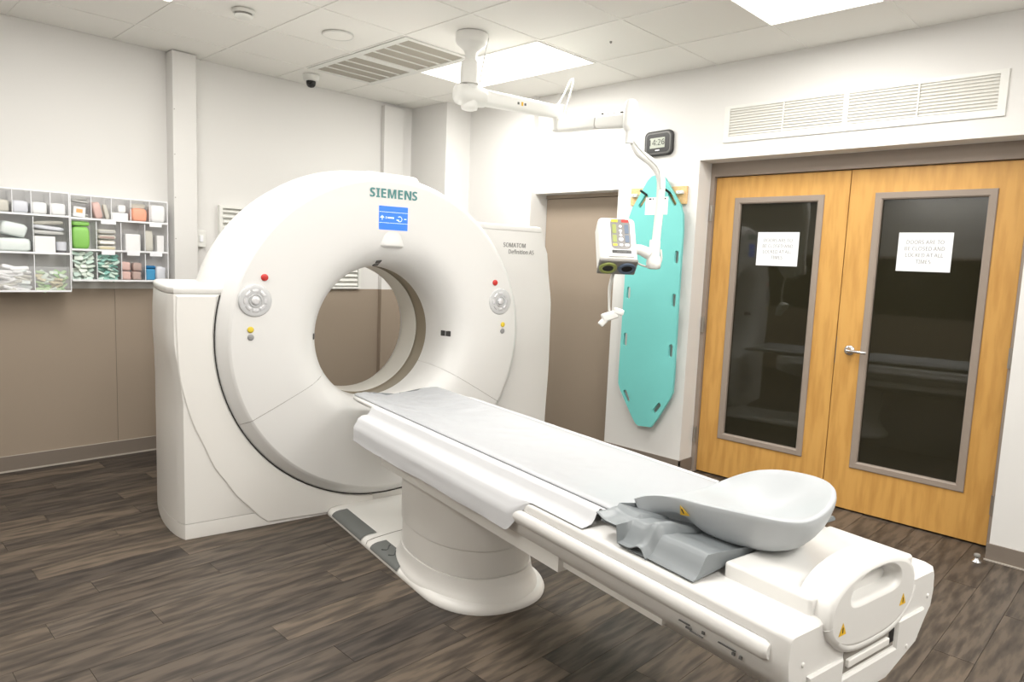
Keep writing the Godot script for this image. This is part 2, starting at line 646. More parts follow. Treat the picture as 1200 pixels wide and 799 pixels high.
	box(st, Vector3(XW - 0.018, 0, -0.655), Vector3(XW - 0.01, 0.007, ZF))
	part(br, "caulk_line", done(st), M.baseboard_edge)
	# wall with the control window, and the wall behind the camera
	st = mb()
	box(st, Vector3(XL - 0.12, 0, ZB), Vector3(XL, 0.95, ZF))
	box(st, Vector3(XL - 0.12, 1.75, ZB), Vector3(XL, HC + 0.03, ZF))
	box(st, Vector3(XL - 0.12, 0.95, ZB), Vector3(XL, 1.75, -5.0))
	box(st, Vector3(XL - 0.12, 0.95, -1.9), Vector3(XL, 1.75, ZF))
	var wl := structure("wall_left", done(st), M.wall_paint, "off-white wall with the control window", "wall")
	part(wl, "lower_panel", box_mesh(Vector3(XL, 0, ZB), Vector3(XL + 0.006, 0.95, ZF)), M.taupe_paint)
	var wn := structure("window_1", box_mesh(Vector3(XL - 0.07, 0.95, -5.0), Vector3(XL - 0.06, 1.75, -1.9)), M.pane, "wide control room window", "window")
	st = mb()
	box(st, Vector3(XL - 0.01, 0.92, -5.03), Vector3(XL + 0.012, 0.96, -1.87))
	box(st, Vector3(XL - 0.01, 1.74, -5.03), Vector3(XL + 0.012, 1.78, -1.87))
	box(st, Vector3(XL - 0.01, 0.96, -5.03), Vector3(XL + 0.012, 1.74, -4.99))
	box(st, Vector3(XL - 0.01, 0.96, -1.91), Vector3(XL + 0.012, 1.74, -1.87))
	part(wn, "window_frame", done(st), M.frame_paint)
	st = mb()
	box(st, Vector3(XL - 1.3, 0, ZB), Vector3(XL - 1.2, HC, -1.5))
	box(st, Vector3(XL - 1.3, 0, ZB), Vector3(XL - 0.12, HC, ZB + 0.1))
	box(st, Vector3(XL - 1.3, 0, -1.6), Vector3(XL - 0.12, HC, -1.5))
	box(st, Vector3(XL - 1.3, HC - 0.1, ZB), Vector3(XL - 0.12, HC, -1.5))
	box(st, Vector3(XL - 1.3, -0.05, ZB), Vector3(XL - 0.12, 0.0, -1.5))
	structure("wall_booth", done(st), M.booth, "dark control booth behind the window", "wall")
	structure("wall_front", box_mesh(Vector3(XL - 0.12, 0, ZF), Vector3(XW + 0.3, HC + 0.03, ZF + 0.12)), M.wall_paint, "off-white wall opposite the scanner", "wall")
	# dark hall behind the double doors
	st = mb()
	box(st, Vector3(6.6, 0, -4.2), Vector3(6.7, 2.6, 0.8))
	box(st, Vector3(4.68, 0, -4.3), Vector3(6.7, 2.6, -4.2))
	box(st, Vector3(4.68, 0, 0.8), Vector3(6.7, 2.6, 0.9))
	box(st, Vector3(4.68, 2.5, -4.3), Vector3(6.7, 2.6, 0.9))
	box(st, Vector3(4.68, -0.06, -4.3), Vector3(6.7, -0.007, 0.9))
	structure("wall_hall", done(st), M.hall_paint, "unlit hall behind the glazed doors", "wall")

# ------------------------------------------------------------------ doors

func doors() -> void:
	# painted steel frame
	var st := mb()
	box(st, Vector3(4.545, 2.136, -2.53), Vector3(4.66, 2.23, -0.64))
	box(st, Vector3(4.545, 0, -2.53), Vector3(4.66, 2.136, -2.499))
	box(st, Vector3(4.545, 0, -0.678), Vector3(4.66, 2.136, -0.64))
	structure("trim_3", done(st), M.frame_paint, "taupe steel frame of the double doors", "trim")
	leaf("door_1", "maple door with a tall dark pane and no lever", -2.495, -1.591, -2.345, -1.738, -2.508, [1.885, 1.09, 0.28], false)
	leaf("door_2", "maple door with a tall dark pane and a chrome lever", -1.586, -0.683, -1.438, -0.817, -0.668, [1.88, 1.075, 0.255], true)
	# taupe door in the niche
	var nd := structure("door_3", box_mesh(Vector3(4.528, 0.01, -4.06), Vector3(4.57, 2.028, -3.12)), M.taupe_paint, "plain taupe door in the wall niche", "door")
	st = mb()
	box(st, Vector3(4.520, 2.032, -4.064), Vector3(4.574, 2.062, -3.206))
	part(nd, "door_frame", done(st), M.taupe_paint)
	# door stop on the floor
	var ds := thing("door_stop", "small chrome door stop on the floor by the door jamb", "door stop", Vector3(4.30, 0, -0.675))
	part(ds, "base", lathe([[0.024, 0], [0.024, 0.004], [0.015, 0.010], [0.009, 0.022], [0.012, 0.028]], 16), M.chrome)
	part(ds, "bumper", lathe([[0.0135, 0.028], [0.016, 0.033], [0.015, 0.042], [0.006, 0.046]], 16), M.inj_grey)

func leaf(called: String, label: String, z0: float, z1: float, g0: float, g1: float, hz: float, hinges: Array, lever: bool) -> void:
	var y0 := 0.283
	var y1 := 1.987
	var d := structure_root(called, label, "door", Vector3(XD, 0, (z0 + z1) / 2))
	var c := Vector3(0, 0, (z0 + z1) / 2)
	var xa := 0.0
	var xb := 0.044
	var st := mb()
	box(st, Vector3(xa, 0.012, z0) - c, Vector3(xb, 2.131, g0 + 0.02) - c)
	box(st, Vector3(xa, 0.012, g1 - 0.02) - c, Vector3(xb, 2.131, z1) - c)
	box(st, Vector3(xa, 0.012, g0 + 0.02) - c, Vector3(xb, y0 + 0.02, g1 - 0.02) - c)
	box(st, Vector3(xa, y1 - 0.02, g0 + 0.02) - c, Vector3(xb, 2.131, g1 - 0.02) - c)
	part(d, "door_leaf", done(st), M.maple)
	# glazing frame: mitred profile swept round the opening
	st = mb()
	var prof := [[0.0, 0.0], [0.0, -0.006], [0.004, -0.009], [0.034, -0.009], [0.042, -0.002], [0.042, 0.020]]
	var rings := []
	for p in prof:
		var r := PackedVector3Array()
		r.append(Vector3(p[1], y0 + p[0], g0 + p[0]) - c)
		r.append(Vector3(p[1], y0 + p[0], g1 - p[0]) - c)
		r.append(Vector3(p[1], y1 - p[0], g1 - p[0]) - c)
		r.append(Vector3(p[1], y1 - p[0], g0 + p[0]) - c)
		rings.append(r)
	loft(st, rings, true, false, false, false)
	part(d, "glazing_frame", done(st), M.frame_paint)
	part(d, "glass_pane", box_mesh(Vector3(0.018, y0 + 0.03, g0 + 0.03) - c, Vector3(0.024, y1 - 0.03, g1 - 0.03) - c), M.pane)
	for y in hinges:
		var h := part(d, "hinge", tube_mesh(PackedVector3Array([Vector3(-0.032, y - 0.055, hz), Vector3(-0.032, y + 0.055, hz)]), 0.008, 8), M.steel, -c)
		part(h, "hinge_plate", box_mesh(Vector3(-0.0285, y - 0.055, hz - 0.014), Vector3(-0.0258, y + 0.055, hz + 0.014)), M.steel)
	if lever:
		var rose := part(d, "lever_rose", lathe([[0.032, 0], [0.032, 0.006], [0.027, 0.011], [0.014, 0.013], [0.012, 0.045]], 24), M.chrome, Vector3(0, 1.02, -1.502) - c, Basis(Vector3(0, 0, 1), Vector3(-1, 0, 0), Vector3(0, -1, 0)))
		rose.name = "lever_rose"
		var path := smooth_path([Vector3(-0.045, 1.02, -1.504), Vector3(-0.052, 1.02, -1.47), Vector3(-0.052, 1.018, -1.42), Vector3(-0.046, 1.017, -1.392)], 4)
		part(d, "lever", tube_mesh(path, 0.0095, 10), M.chrome, -c)
		part(d, "latch_plate", box_mesh(Vector3(-0.001, 0.93, z0), Vector3(0.03, 1.10, z0 + 0.002)), M.steel, -c)

func door_sign(label: String, z0: float, z1: float, y0: float, y1: float) -> void:
	var t := thing("paper_sign", label, "sign", Vector3(XD + 0.0165, (y0 + y1) / 2, (z0 + z1) / 2))
	t.basis = FACE_ROOM
	part(t, "sheet", box_mesh(Vector3(-(z1 - z0) / 2, -(y1 - y0) / 2, -0.0008), Vector3((z1 - z0) / 2, (y1 - y0) / 2, 0.0008)), M.paper)
	var i := 0
	for s in ["DOORS ARE TO", "BE CLOSED AND", "LOCKED AT ALL", "TIMES"]:
		part(t, "lettering", text_mesh(s, 0.021, 0.0004), M.print_pale, Vector3(0, 0.057 - 0.038 * i, 0.001))
		i += 1

# ------------------------------------------------------------------ things on the ceiling

func ceiling_things() -> void:
	for p in PANELS:
		var c := Vector3((p[0] + p[1]) / 2, HC, (p[2] + p[3]) / 2)
		var hx: float = (p[1] - p[0]) / 2
		var hz: float = (p[3] - p[2]) / 2
		var t := thing("ceiling_light", p[4], "ceiling light", c)
		part(t, "diffuser", box_mesh(Vector3(-hx + 0.012, -0.002, -hz + 0.012), Vector3(hx - 0.012, 0.004, hz - 0.012)), M.lamp_diffuser)
		var st := mb()
		box(st, Vector3(-hx, -0.004, -hz), Vector3(hx, 0.02, -hz + 0.012))
		box(st, Vector3(-hx, -0.004, hz - 0.012), Vector3(hx, 0.02, hz))
		box(st, Vector3(-hx, -0.004, -hz + 0.012), Vector3(-hx + 0.012, 0.02, hz - 0.012))
		box(st, Vector3(hx - 0.012, -0.004, -hz + 0.012), Vector3(hx, 0.02, hz - 0.012))
		part(t, "frame", done(st), M.grid_metal)
		part(t, "housing", box_mesh(Vector3(-hx, 0.02, -hz), Vector3(hx, 0.055, hz)), M.white_metal)
	# return vent with two slotted panels
	var v := thing("ceiling_vent", "white ceiling vent with two rows of dark slots", "vent", Vector3(3.0, HC, -4.285))
	part(v, "filter_backing", box_mesh(Vector3(-0.28, 0.003, -0.6), Vector3(0.28, 0.05, 0.6)), M.vent_back)
	var st2 := mb()
	box(st2, Vector3(-0.287, -0.003, -0.603), Vector3(-0.235, 0.003, 0.603))
	box(st2, Vector3(0.235, -0.003, -0.603), Vector3(0.287, 0.003, 0.603))
	for z in [[-0.603, -0.565], [-0.04, 0.04], [0.565, 0.603]]:
		box(st2, Vector3(-0.235, -0.003, z[0]), Vector3(0.235, 0.003, z[1]))
	part(v, "frame", done(st2), M.white_metal)
	for g in [-0.565, 0.04]:
		for k in [1, 2, 3]:
			var z: float = g + 0.525 * k / 4.0
			part(v, "slat", box_mesh(Vector3(-0.235, -0.0025, z - 0.0065), Vector3(0.235, 0.003, z + 0.0065)), M.white_metal)
	# smoke detector
	var s := thing("smoke_detector", "small white round smoke detector on the ceiling", "smoke detector", Vector3(1.85, HC, -4.06))
	part(s, "base", lathe([[0.062, 0.0], [0.062, -0.012], [0.055, -0.018]], 28), M.white_metal)
	part(s, "vent_ring", lathe([[0.046, -0.018], [0.046, -0.030]], 28, false, false), M.inj_grey)
	part(s, "cap", lathe([[0.052, -0.030], [0.050, -0.038], [0.036, -0.044], [0.01, -0.046]], 28), M.white_metal)
	# flush ceiling speaker
	var sp := thing("ceiling_speaker", "flat white round speaker flush with the ceiling", "speaker", Vector3(2.43, HC, -4.0))
	part(sp, "rim", lathe([[0.098, 0.0], [0.098, -0.006], [0.092, -0.010], [0.086, -0.006]], 36, true, false), M.white_metal)
	part(sp, "grille", lathe([[0.088, -0.0065], [0.05, -0.0090], [0.01, -0.0095]], 36), M.tile)
	# dome camera
	var dc := thing("dome_camera", "small dark dome camera with white collar by the ceiling vent", "camera", Vector3(2.83, HC, -5.04))
	part(dc, "collar", lathe([[0.062, 0.0], [0.062, -0.028], [0.056, -0.042], [0.046, -0.046]], 28), M.white_metal)
	part(dc, "dome", lathe([[0.036, -0.044], [0.036, -0.060], [0.033, -0.076], [0.022, -0.089], [0.006, -0.094]], 24), M.dome_dark)
	part(dc, "lens", lathe([[0.018, 0], [0.018, 0.012], [0.012, 0.014]], 14), M.black, Vector3(-0.014, -0.074, 0.024), Basis(Vector3(1, 0, 0), PI / 2 + 0.5))
	# sprinkler-like hook mark on a tile
	single("ceiling_hook", lathe([[0.008, 0], [0.008, -0.006], [0.003, -0.012]], 10), M.inj_grey, "tiny dark hook on the ceiling near the light panel", "hook", Vector3(3.55, HC, -2.72))

# ------------------------------------------------------------------ things on the walls

func wall_things() -> void:
	door_sign("white paper sign on the dark pane of the door without a lever", -2.168, -1.885, 1.529, 1.753)
	door_sign("white paper sign on the dark pane of the door with the chrome lever", -1.292, -1.009, 1.524, 1.750)
	# long supply grille over the doors
	var g := thing("wall_grille", "long white louvred air grille above the wooden doors", "vent", Vector3(XW, 2.45, -1.58))
	g.basis = FACE_ROOM
	var st := mb()
	box(st, Vector3(-0.785, 0.098, 0), Vector3(0.785, 0.118, 0.010))
	box(st, Vector3(-0.785, -0.118, 0), Vector3(0.785, -0.080, 0.010))
	box(st, Vector3(-0.785, -0.080, 0), Vector3(-0.748, 0.098, 0.010))
	box(st, Vector3(0.748, -0.080, 0), Vector3(0.785, 0.098, 0.010))
	box(st, Vector3(-0.022, -0.080, 0), Vector3(0.006, 0.098, 0.010))
	part(g, "frame", done(st), M.white_metal)
	part(g, "backing", box_mesh(Vector3(-0.748, -0.080, 0.0004), Vector3(0.748, 0.098, 0.0012)), M.grille_back)
	for x in [-0.385, 0.375]:
		part(g, "mullion", box_mesh(Vector3(x - 0.004, -0.080, 0.002), Vector3(x + 0.004, 0.098, 0.011)), M.white_metal)
	var slat_l := louvre(0.728, 0.013)
	var slat_r := louvre(0.742, 0.013)
	for k in 10:
		var y := 0.088 - 0.0178 * k
		part(g, "slat", slat_l, M.white_metal, Vector3(-0.385, y, 0.005), Basis(Vector3.RIGHT, rng.randf_range(-0.06, 0.06)))
		part(g, "slat", slat_r, M.white_metal, Vector3(0.377, y, 0.005), Basis(Vector3.RIGHT, rng.randf_range(-0.06, 0.06)))
	# louvred panel on the back wall behind the gantry
	var lp := thing("louvre_panel", "white louvred panel on the back wall behind the scanner", "louvre", Vector3(2.865, 1.505, ZB))
	st = mb()
	box(st, Vector3(-0.63, 0.295, 0), Vector3(0.63, 0.315, 0.035))
	box(st, Vector3(-0.63, -0.315, 0), Vector3(0.63, -0.298, 0.035))
	box(st, Vector3(-0.63, -0.298, 0), Vector3(-0.605, 0.295, 0.035))
	box(st, Vector3(0.605, -0.298, 0), Vector3(0.63, 0.295, 0.035))
	part(lp, "frame", done(st), M.white_metal)
	part(lp, "backing", box_mesh(Vector3(-0.605, -0.298, 0.0), Vector3(0.605, 0.295, 0.002)), M.white_metal)
	var wide := louvre(1.205, 0.030)
	for k in 15:
		part(lp, "slat", wide, M.white_metal, Vector3(0, 0.276 - 0.0395 * k, 0.018), Basis(Vector3.RIGHT, 0.1))
	# switch box
	var sw := thing("switch_box", "small white switch box beside the white riser", "switch", Vector3(2.09, 1.56, ZB + 0.0))
	part(sw, "box", rbox(Vector3(0.082, 0.125, 0.04), 0.006), M.white_metal, Vector3(0, 0, 0.02))
	part(sw, "rocker", rbox(Vector3(0.025, 0.05, 0.008), 0.003), M.paper, Vector3(0.006, 0, 0.042))
	# digital clock
	var cl := thing("digital_clock", "black and grey digital clock with a pale display on the wall", "clock", Vector3(XW, 2.372, -2.862))
	cl.basis = FACE_ROOM * Basis(Vector3(0, 0, 1), 0.03)
	part(cl, "case", slab_xy(0.116, 0.088, 0.038, 0.0, 0.026, 0.006, 6), M.clock_black)
	part(cl, "bezel", slab_xy(0.104, 0.077, 0.033, 0.02, 0.0285, 0.003, 6), M.clock_grey)
	part(cl, "face", slab_xy(0.094, 0.066, 0.026, 0.02, 0.0300, 0.001, 6), M.clock_black)
	part(cl, "display", slab_xy(0.062, 0.036, 0.003, 0.02, 0.0310, 0.0005, 2), M.lcd, Vector3(-0.004, 0.002, 0))
	part(cl, "digits", text_mesh("14:26", 0.040, 0.0004), M.print_dark, Vector3(-0.010, 0.004, 0.0314))
	part(cl, "small_digits", text_mesh("21\n48", 0.012, 0.0004), M.print_grey, Vector3(0.048, 0.004, 0.0314))
	part(cl, "maker_plate", slab_xy(0.018, 0.004, 0.002, 0.02, 0.0308, 0.0003, 2), M.paper, Vector3(-0.002, -0.050, 0))

func louvre(width: float, depth: float) -> ArrayMesh:
	var st := mb()
	var rings := []
	for x in [-width / 2, width / 2]:
		var r := PackedVector3Array()
		for p in [[-0.5, 0.32], [0.5, -0.28], [0.5, -0.40], [-0.5, 0.20]]:
			r.append(Vector3(x, p[1] * depth * 0.9, p[0] * depth * 0.55))
		rings.append(r)
	loft(st, rings, true, true, true, false)
	return done(st)

# ------------------------------------------------------------------ scanner gantry

func r_edge(a: float) -> float:
	# the shroud's outer edge: a little tighter over the upper right shoulder
	var d := rad_to_deg(a)
	d = fposmod(d, 360.0)
	return lookup([[0.0, 0.942], [18.0, 0.935], [40.0, 0.915], [85.0, 0.915], [110.0, 0.935], [135.0, 0.942], [360.0, 0.942]], d)

func cover_ring(a: float, upto := 99) -> PackedVector3Array:
	var r0 := r_edge(a)
	var e := r0 - 0.942
	var prof := [[0.002, r0], [0.010, r0 - 0.004], [0.030, r0 - 0.022], [0.056, lerpf(0.896, r0 - 0.02, 0.12)], [0.064, 0.888 + e * 0.3], [0.067, 0.880 + e * 0.3], [0.073, 0.80], [0.077, 0.72], [0.0785, 0.62], [0.0775, 0.565], [0.071, 0.525], [0.056, 0.490], [0.026, 0.452], [-0.020, 0.421], [-0.085, 0.404], [-0.15, 0.399], [-0.245, 0.398]]
	var out := PackedVector3Array()
	for p in prof:
		out.append(Vector3(GC.x + p[1] * cos(a), GC.y + p[1] * sin(a), p[0]))
	return out

func gantry() -> void:
	var g := thing("scanner_gantry", "large white ring-shaped scanner gantry standing on the plank floor", "scanner", GO, GT)
	# shroud in two pieces that meet at radial joints
	for s in [["upper_cover", -30.0, 208.4, 120], ["lower_cover", 208.6, 329.8, 64]]:
		var st := mb()
		var rings := []
		for k in s[3] + 1:
			rings.append(cover_ring(deg_to_rad(lerpf(s[1], s[2], float(k) / s[3]))))
		var rim_ := []
		var face_ := []
		for r in rings:
			rim_.append(r.slice(0, 6))
			face_.append(r.slice(5))
		loft(st, rim_, false)
		loft(st, face_, false)
		part(g, s[0], done(st), M.shell_face)
	# dark joints
	for a in [-30.1, 208.5]:
		var st := mb()
		var mid := cover_ring(deg_to_rad(a))
		var lo := PackedVector3Array()
		var hi := PackedVector3Array()
		for i in range(1, 11):
			var t := Vector3(-sin(deg_to_rad(a)), cos(deg_to_rad(a)), 0) * 0.0011
			lo.append(mid[i] - t - Vector3(0, 0, 0.0008))
			hi.append(mid[i] + t - Vector3(0, 0, 0.0008))
		loft(st, [lo, hi], false)
		part(g, "cover_joint", done(st), M.soft_seam)
	# drum behind the shroud
	var st := mb()
	var rings := []
	for k in 96:
		var a := TAU * k / 96
		var r0 := r_edge(a)
		var e := (r0 - 0.942)
		var ring := PackedVector3Array()
		for p in [[0.0, r0 - 0.002], [-0.06, 0.949 + e * 0.8], [-0.2, 0.962 + e * 0.4], [-0.41, 0.975], [-0.56, 0.962], [-0.68, 0.925], [-0.76, 0.86], [-0.80, 0.76], [-0.81, 0.62], [-0.78, 0.52], [-0.70, 0.44], [-0.60, 0.402]]:
			ring.append(Vector3(GC.x + p[1] * cos(a), GC.y + p[1] * sin(a), p[0]))
		rings.append(ring)
	rings.append(rings[0])
	loft(st, rings, false)
	part(g, "drum_cover", done(st), M.shell)
	# bore: scan window and liner
	for s in [["scan_window", [[-0.243, 0.399], [-0.247, 0.412], [-0.395, 0.412], [-0.398, 0.402]], M.scan_window], ["bore_liner", [[-0.395, 0.404], [-0.40, 0.3995], [-0.50, 0.398], [-0.601, 0.403]], M.bore_liner]]:
		st = mb()
		rings = []
		for k in 97:
			var a := TAU * k / 96
			var ring := PackedVector3Array()
			for p in s[1]:
				ring.append(Vector3(GC.x + p[1] * cos(a), GC.y + p[1] * sin(a), p[0]))
			rings.append(ring)
		loft(st, rings, false)
		part(g, s[0], done(st), s[2])
	# raised service hood on the crown
	part(g, "crown_hood", rbox(Vector3(0.37, 0.11, 0.44), 0.045, 4), M.shell, Vector3(1.18, 1.919, -0.33), Basis(Vector3(0, 0, 1), -0.03))
	# dark gasket round the lower left of the shroud
	var path := PackedVector3Array()
	for k in 60:
		var a := deg_to_rad(lerpf(166.0, 300.0, k / 59.0))
		path.append(Vector3(GC.x + 0.947 * cos(a), GC.y + 0.947 * sin(a), 0.0035))
	part(g, "gasket", tube_mesh(path, 0.0030, 6), M.seam)
	# plinth
	st = mb()
	loft(st, [plinth_ring(0.0, -0.003), plinth_ring(0.002, 0.0), plinth_ring(0.0785, 0.0), plinth_ring(0.0795, -0.002)], true, true, true)
	part(g, "plinth", done(st), M.shell_ivory)
	st = mb()
	loft(st, [plinth_ring(0.079, -0.006), plinth_ring(0.084, -0.006)], true)
	part(g, "plinth_joint", done(st), M.soft_seam)
	# left and right housings, and the bridge under the bore
	st = mb()
	rings = []
	for k in 25:
		rings.append(left_ring(lerpf(0.083, 1.255, k / 24.0), 0.0))
	rings.append(left_ring(1.259, -0.004))
	loft(st, rings, true, true, true)
	part(g, "left_housing", done(st), M.shell_ivory)
	st = mb()
	rings = [left_ring(1.260, -0.006), left_ring(1.263, 0.0), left_ring(1.285, 0.002), left_ring(1.296, -0.004), left_ring(1.301, -0.016), left_ring(1.3025, -0.05)]
	loft(st, rings, true, true, true)
	part(g, "left_lid", done(st), M.shell)
	st = mb()
	rings = []
	for k in 25:
		rings.append(right_ring(lerpf(0.083, 1.683, k / 24.0), 0.0))
	loft(st, rings, true, true, true)
	part(g, "right_housing", done(st), M.shell)
	st = mb()
	rings = [right_ring(1.684, -0.006), right_ring(1.688, 0.0), right_ring(1.712, 0.0), right_ring(1.719, -0.006), right_ring(1.722, -0.02)]
	loft(st, rings, true, true, true)
	part(g, "right_lid", done(st), M.shell)
	part(g, "bridge", box_mesh(Vector3(0.55, 0.083, -0.76), Vector3(1.65, 0.55, -0.003)), M.shell_ivory)
	# sweeping fairing between shroud and lower left corner
	var poly := PackedVector2Array([Vector2(0.160, 1.252), Vector2(-0.030, 1.252), Vector2(-0.034, 1.15)])
	for k in 25:
		var d := lerpf(181.0, 236.0, k / 24.0)
		var r := lookup([[181.0, 1.122], [193.0, 1.128], [206.0, 1.138], [218.0, 1.166], [227.0, 1.19], [236.0, 1.215]], d)
		var p := GC + Vector2(cos(deg_to_rad(d)), sin(deg_to_rad(d))) * r
		poly.append(Vector2(p.x, maxf(p.y, 0.003)))
	poly.append(Vector2(GC.x - 0.04, 0.003))
	for k in 20:
		var d := deg_to_rad(lerpf(266.0, 168.2, k / 19.0))
		poly.append(GC + Vector2(cos(d), sin(d)) * 0.9525)
	part(g, "fairing", prism(poly, -0.004, 0.007, 0.006), M.shell_ivory)
	# round operating panels
	for s in [[-1.0, 0.328, 1.232, [0.375, 1.351], [0.305, 1.083], [0.306, 1.044]], [1.0, 1.843, 1.229, [1.801, 1.348], [1.873, 1.081], [1.872, 1.040]]]:
		var z := 0.0735
		var kp := part(g, "operating_panel", lathe([[0.083, -0.008], [0.083, 0.004], [0.078, 0.008], [0.060, 0.009], [0.01, 0.009]], 40), M.panel_grey, Vector3(s[1], s[2], z), Basis(Vector3.RIGHT, PI / 2))
		part(kp, "dial_ring", lathe([[0.034, 0.008], [0.034, 0.012], [0.030, 0.013], [0.028, 0.010]], 28, false, false), M.panel_ring)
		part(kp, "dial", lathe([[0.022, 0.008], [0.022, 0.014], [0.016, 0.017], [0.005, 0.017]], 20), M.button_silver)
		for k in 8:
			var a := TAU * k / 8 + PI / 8 * 0
			var stb := mb()
			var rr := []
			for q in [[0.041, 0.008], [0.042, 0.013], [0.058, 0.013], [0.060, 0.008]]:
				var ring := PackedVector3Array()
				for j in 5:
					var b := a + (j - 2) * 0.14
					ring.append(Vector3(cos(b) * q[0], q[1], sin(b) * q[0]))
				rr.append(ring)
			loft(stb, rr, false)
			part(kp, "key", done(stb), M.button_silver)
		part(g, "stop_button", lathe([[0.018, -0.006], [0.018, 0.006], [0.014, 0.010], [0.004, 0.011]], 20), M.button_red, Vector3(s[3][0], s[3][1], z), Basis(Vector3.RIGHT, PI / 2))
		part(g, "yellow_button", lathe([[0.016, -0.006], [0.016, 0.004], [0.012, 0.006], [0.004, 0.006]], 20), M.button_yellow, Vector3(s[4][0], s[4][1], z), Basis(Vector3.RIGHT, PI / 2))
		part(g, "grey_button", lathe([[0.016, -0.006], [0.016, 0.004], [0.012, 0.006], [0.004, 0.006]], 20), M.button_grey, Vector3(s[5][0], s[5][1], z), Basis(Vector3.RIGHT, PI / 2))
	# lettering and display
	part(g, "lettering", text_mesh("SIEMENS", 0.0505, 0.002, true), M.logo_teal, Vector3(1.0925, 1.8335, 0.0745), Basis(Vector3(0, 0, 1), 0.0))
	part(g, "lettering", text_mesh("SOMATOM", 0.027, 0.001), M.print_grey, Vector3(1.995, 1.590, 0.0015))
	part(g, "lettering", text_mesh("Definition AS", 0.026, 0.001), M.print_grey, Vector3(2.050, 1.548, 0.0015))
	var sx := 1.089
	var sy := 1.699
	var scr := part(g, "display", slab_xy(0.089, 0.066, 0.003, 0.07, 0.0795, 0.001, 2), M.screen_blue, Vector3(sx, sy, 0))
	st = mb()
	for y in [0.033, -0.027]:
		box(st, Vector3(-0.088, y - 0.0008, 0.0795), Vector3(0.088, y + 0.0008, 0.0800))
	box(st, Vector3(-0.082, 0.000, 0.0795), Vector3(-0.058, 0.0035, 0.0800))
	box(st, Vector3(-0.0715, -0.012, 0.0795), Vector3(-0.0685, 0.014, 0.0800))
	box(st, Vector3(-0.078, 0.006, 0.0795), Vector3(-0.062, 0.009, 0.0800))
	box(st, Vector3(-0.048, -0.004, 0.0795), Vector3(-0.044, 0.008, 0.0800))
	for x in [-0.036, -0.026, -0.016, -0.006]:
		box(st, Vector3(x, -0.002, 0.0795), Vector3(x + 0.008, 0.006, 0.0800))
	for k in 11:
		var a := deg_to_rad(-150.0 + 27.0 * k)
		box(st, Vector3(0.038 + 0.014 * cos(a) - 0.002, -0.002 + 0.014 * sin(a) - 0.002, 0.0795), Vector3(0.038 + 0.014 * cos(a) + 0.002, -0.002 + 0.014 * sin(a) + 0.002, 0.0800))
	box(st, Vector3(0.018, -0.010, 0.0795), Vector3(0.034, -0.006, 0.0800))
	box(st, Vector3(0.066, -0.003, 0.0795), Vector3(0.080, 0.001, 0.0800))
	part(scr, "display_symbols", done(st), M.screen_white)
	# small hood with a downward facing window under the display
	st = mb()
	rings = []
	for q in [[0.602, 0.060, 0.0775], [0.580, 0.066, 0.080], [0.545, 0.070, 0.086], [0.524, 0.073, 0.090], [0.515, 0.072, 0.086], [0.502, 0.060, 0.056]]:
		var ring := PackedVector3Array()
		for k in 9:
			var t := k / 8.0 * 2.0 - 1.0
			ring.append(Vector3(GC.x - 0.006 + t * q[1], GC.y + q[0] + 0.0 * t, lerpf(q[2], minf(q[2], 0.070), pow(absf(t), 5.0))))
		rings.append(ring)
	loft(st, rings, false)
	part(g, "display_hood", done(st), M.shell_face)
	# laser windows in the flare of the bore
	for s in [[97.0, 0.020], [-0.5, 0.020], [179.5, 0.020]]:
		var a := deg_to_rad(s[0])
		var rad := Vector3(cos(a), sin(a), 0)
		var tan_ := Vector3(-sin(a), cos(a), 0)
		var along := (Vector3(0, 0, 0.10) + rad * 0.045).normalized()
		var nrm := along.cross(tan_).normalized()
		var o := part(g, "laser_window", rbox(Vector3(0.074, 0.008, 0.034), 0.003), M.lens_dark, Vector3(GC.x, GC.y, 0) + rad * 0.421 + Vector3(0, 0, -0.028), Basis(along, nrm, along.cross(nrm)))
		part(o, "window_bar", rbox(Vector3(0.007, 0.010, 0.034), 0.002), M.button_grey)

func plinth_ring(y: float, off: float) -> PackedVector3Array:
	var out := PackedVector3Array()
	var l := side_profile(0.3)
	for p in l:
		out.append(Vector3(-p.x - off, y, p.y))
	out.append(Vector3(0.3, y, -0.80 - off))
	out.append(Vector3(2.0, y, -0.80 - off))
	out.append(Vector3(2.31 + off, y, -0.76))
	out.append(Vector3(2.345 + off, y, -0.4))
	out.append(Vector3(2.325 + off, y, -0.05))
	out.append(Vector3(2.31 + off, y, -0.01))
	out.append(Vector3(2.30 + off, y, off))
	out.append(Vector3(1.0, y, off))
	out.append(Vector3(0.003, y, off))
	return out

# outline of the left side seen from above: (how far it stands out, depth), from front to back
func side_profile(y: float) -> Array[Vector2]:
	var lead := lookup([[0.0, 0.0], [0.70, 0.002], [0.80, 0.012], [1.03, 0.040], [1.30, 0.040]], y)
	var swell := lookup([[0.0, 0.052], [0.72, 0.053], [0.85, 0.060], [1.05, 0.076], [1.15, 0.074], [1.30, 0.060]], y)
	var out: Array[Vector2] = []
	for k in 15:
		var t := k / 14.0
		var s := pow(sin(PI * clampf(t * 0.94 + 0.0, 0, 1)), 0.75)
		out.append(Vector2(maxf(lead * (1.0 - t), 0.0) + (swell - lead * 0.6 * s) * s, -0.003 - 0.75 * t * t * 0.35 - 0.75 * t * 0.65))
	return out

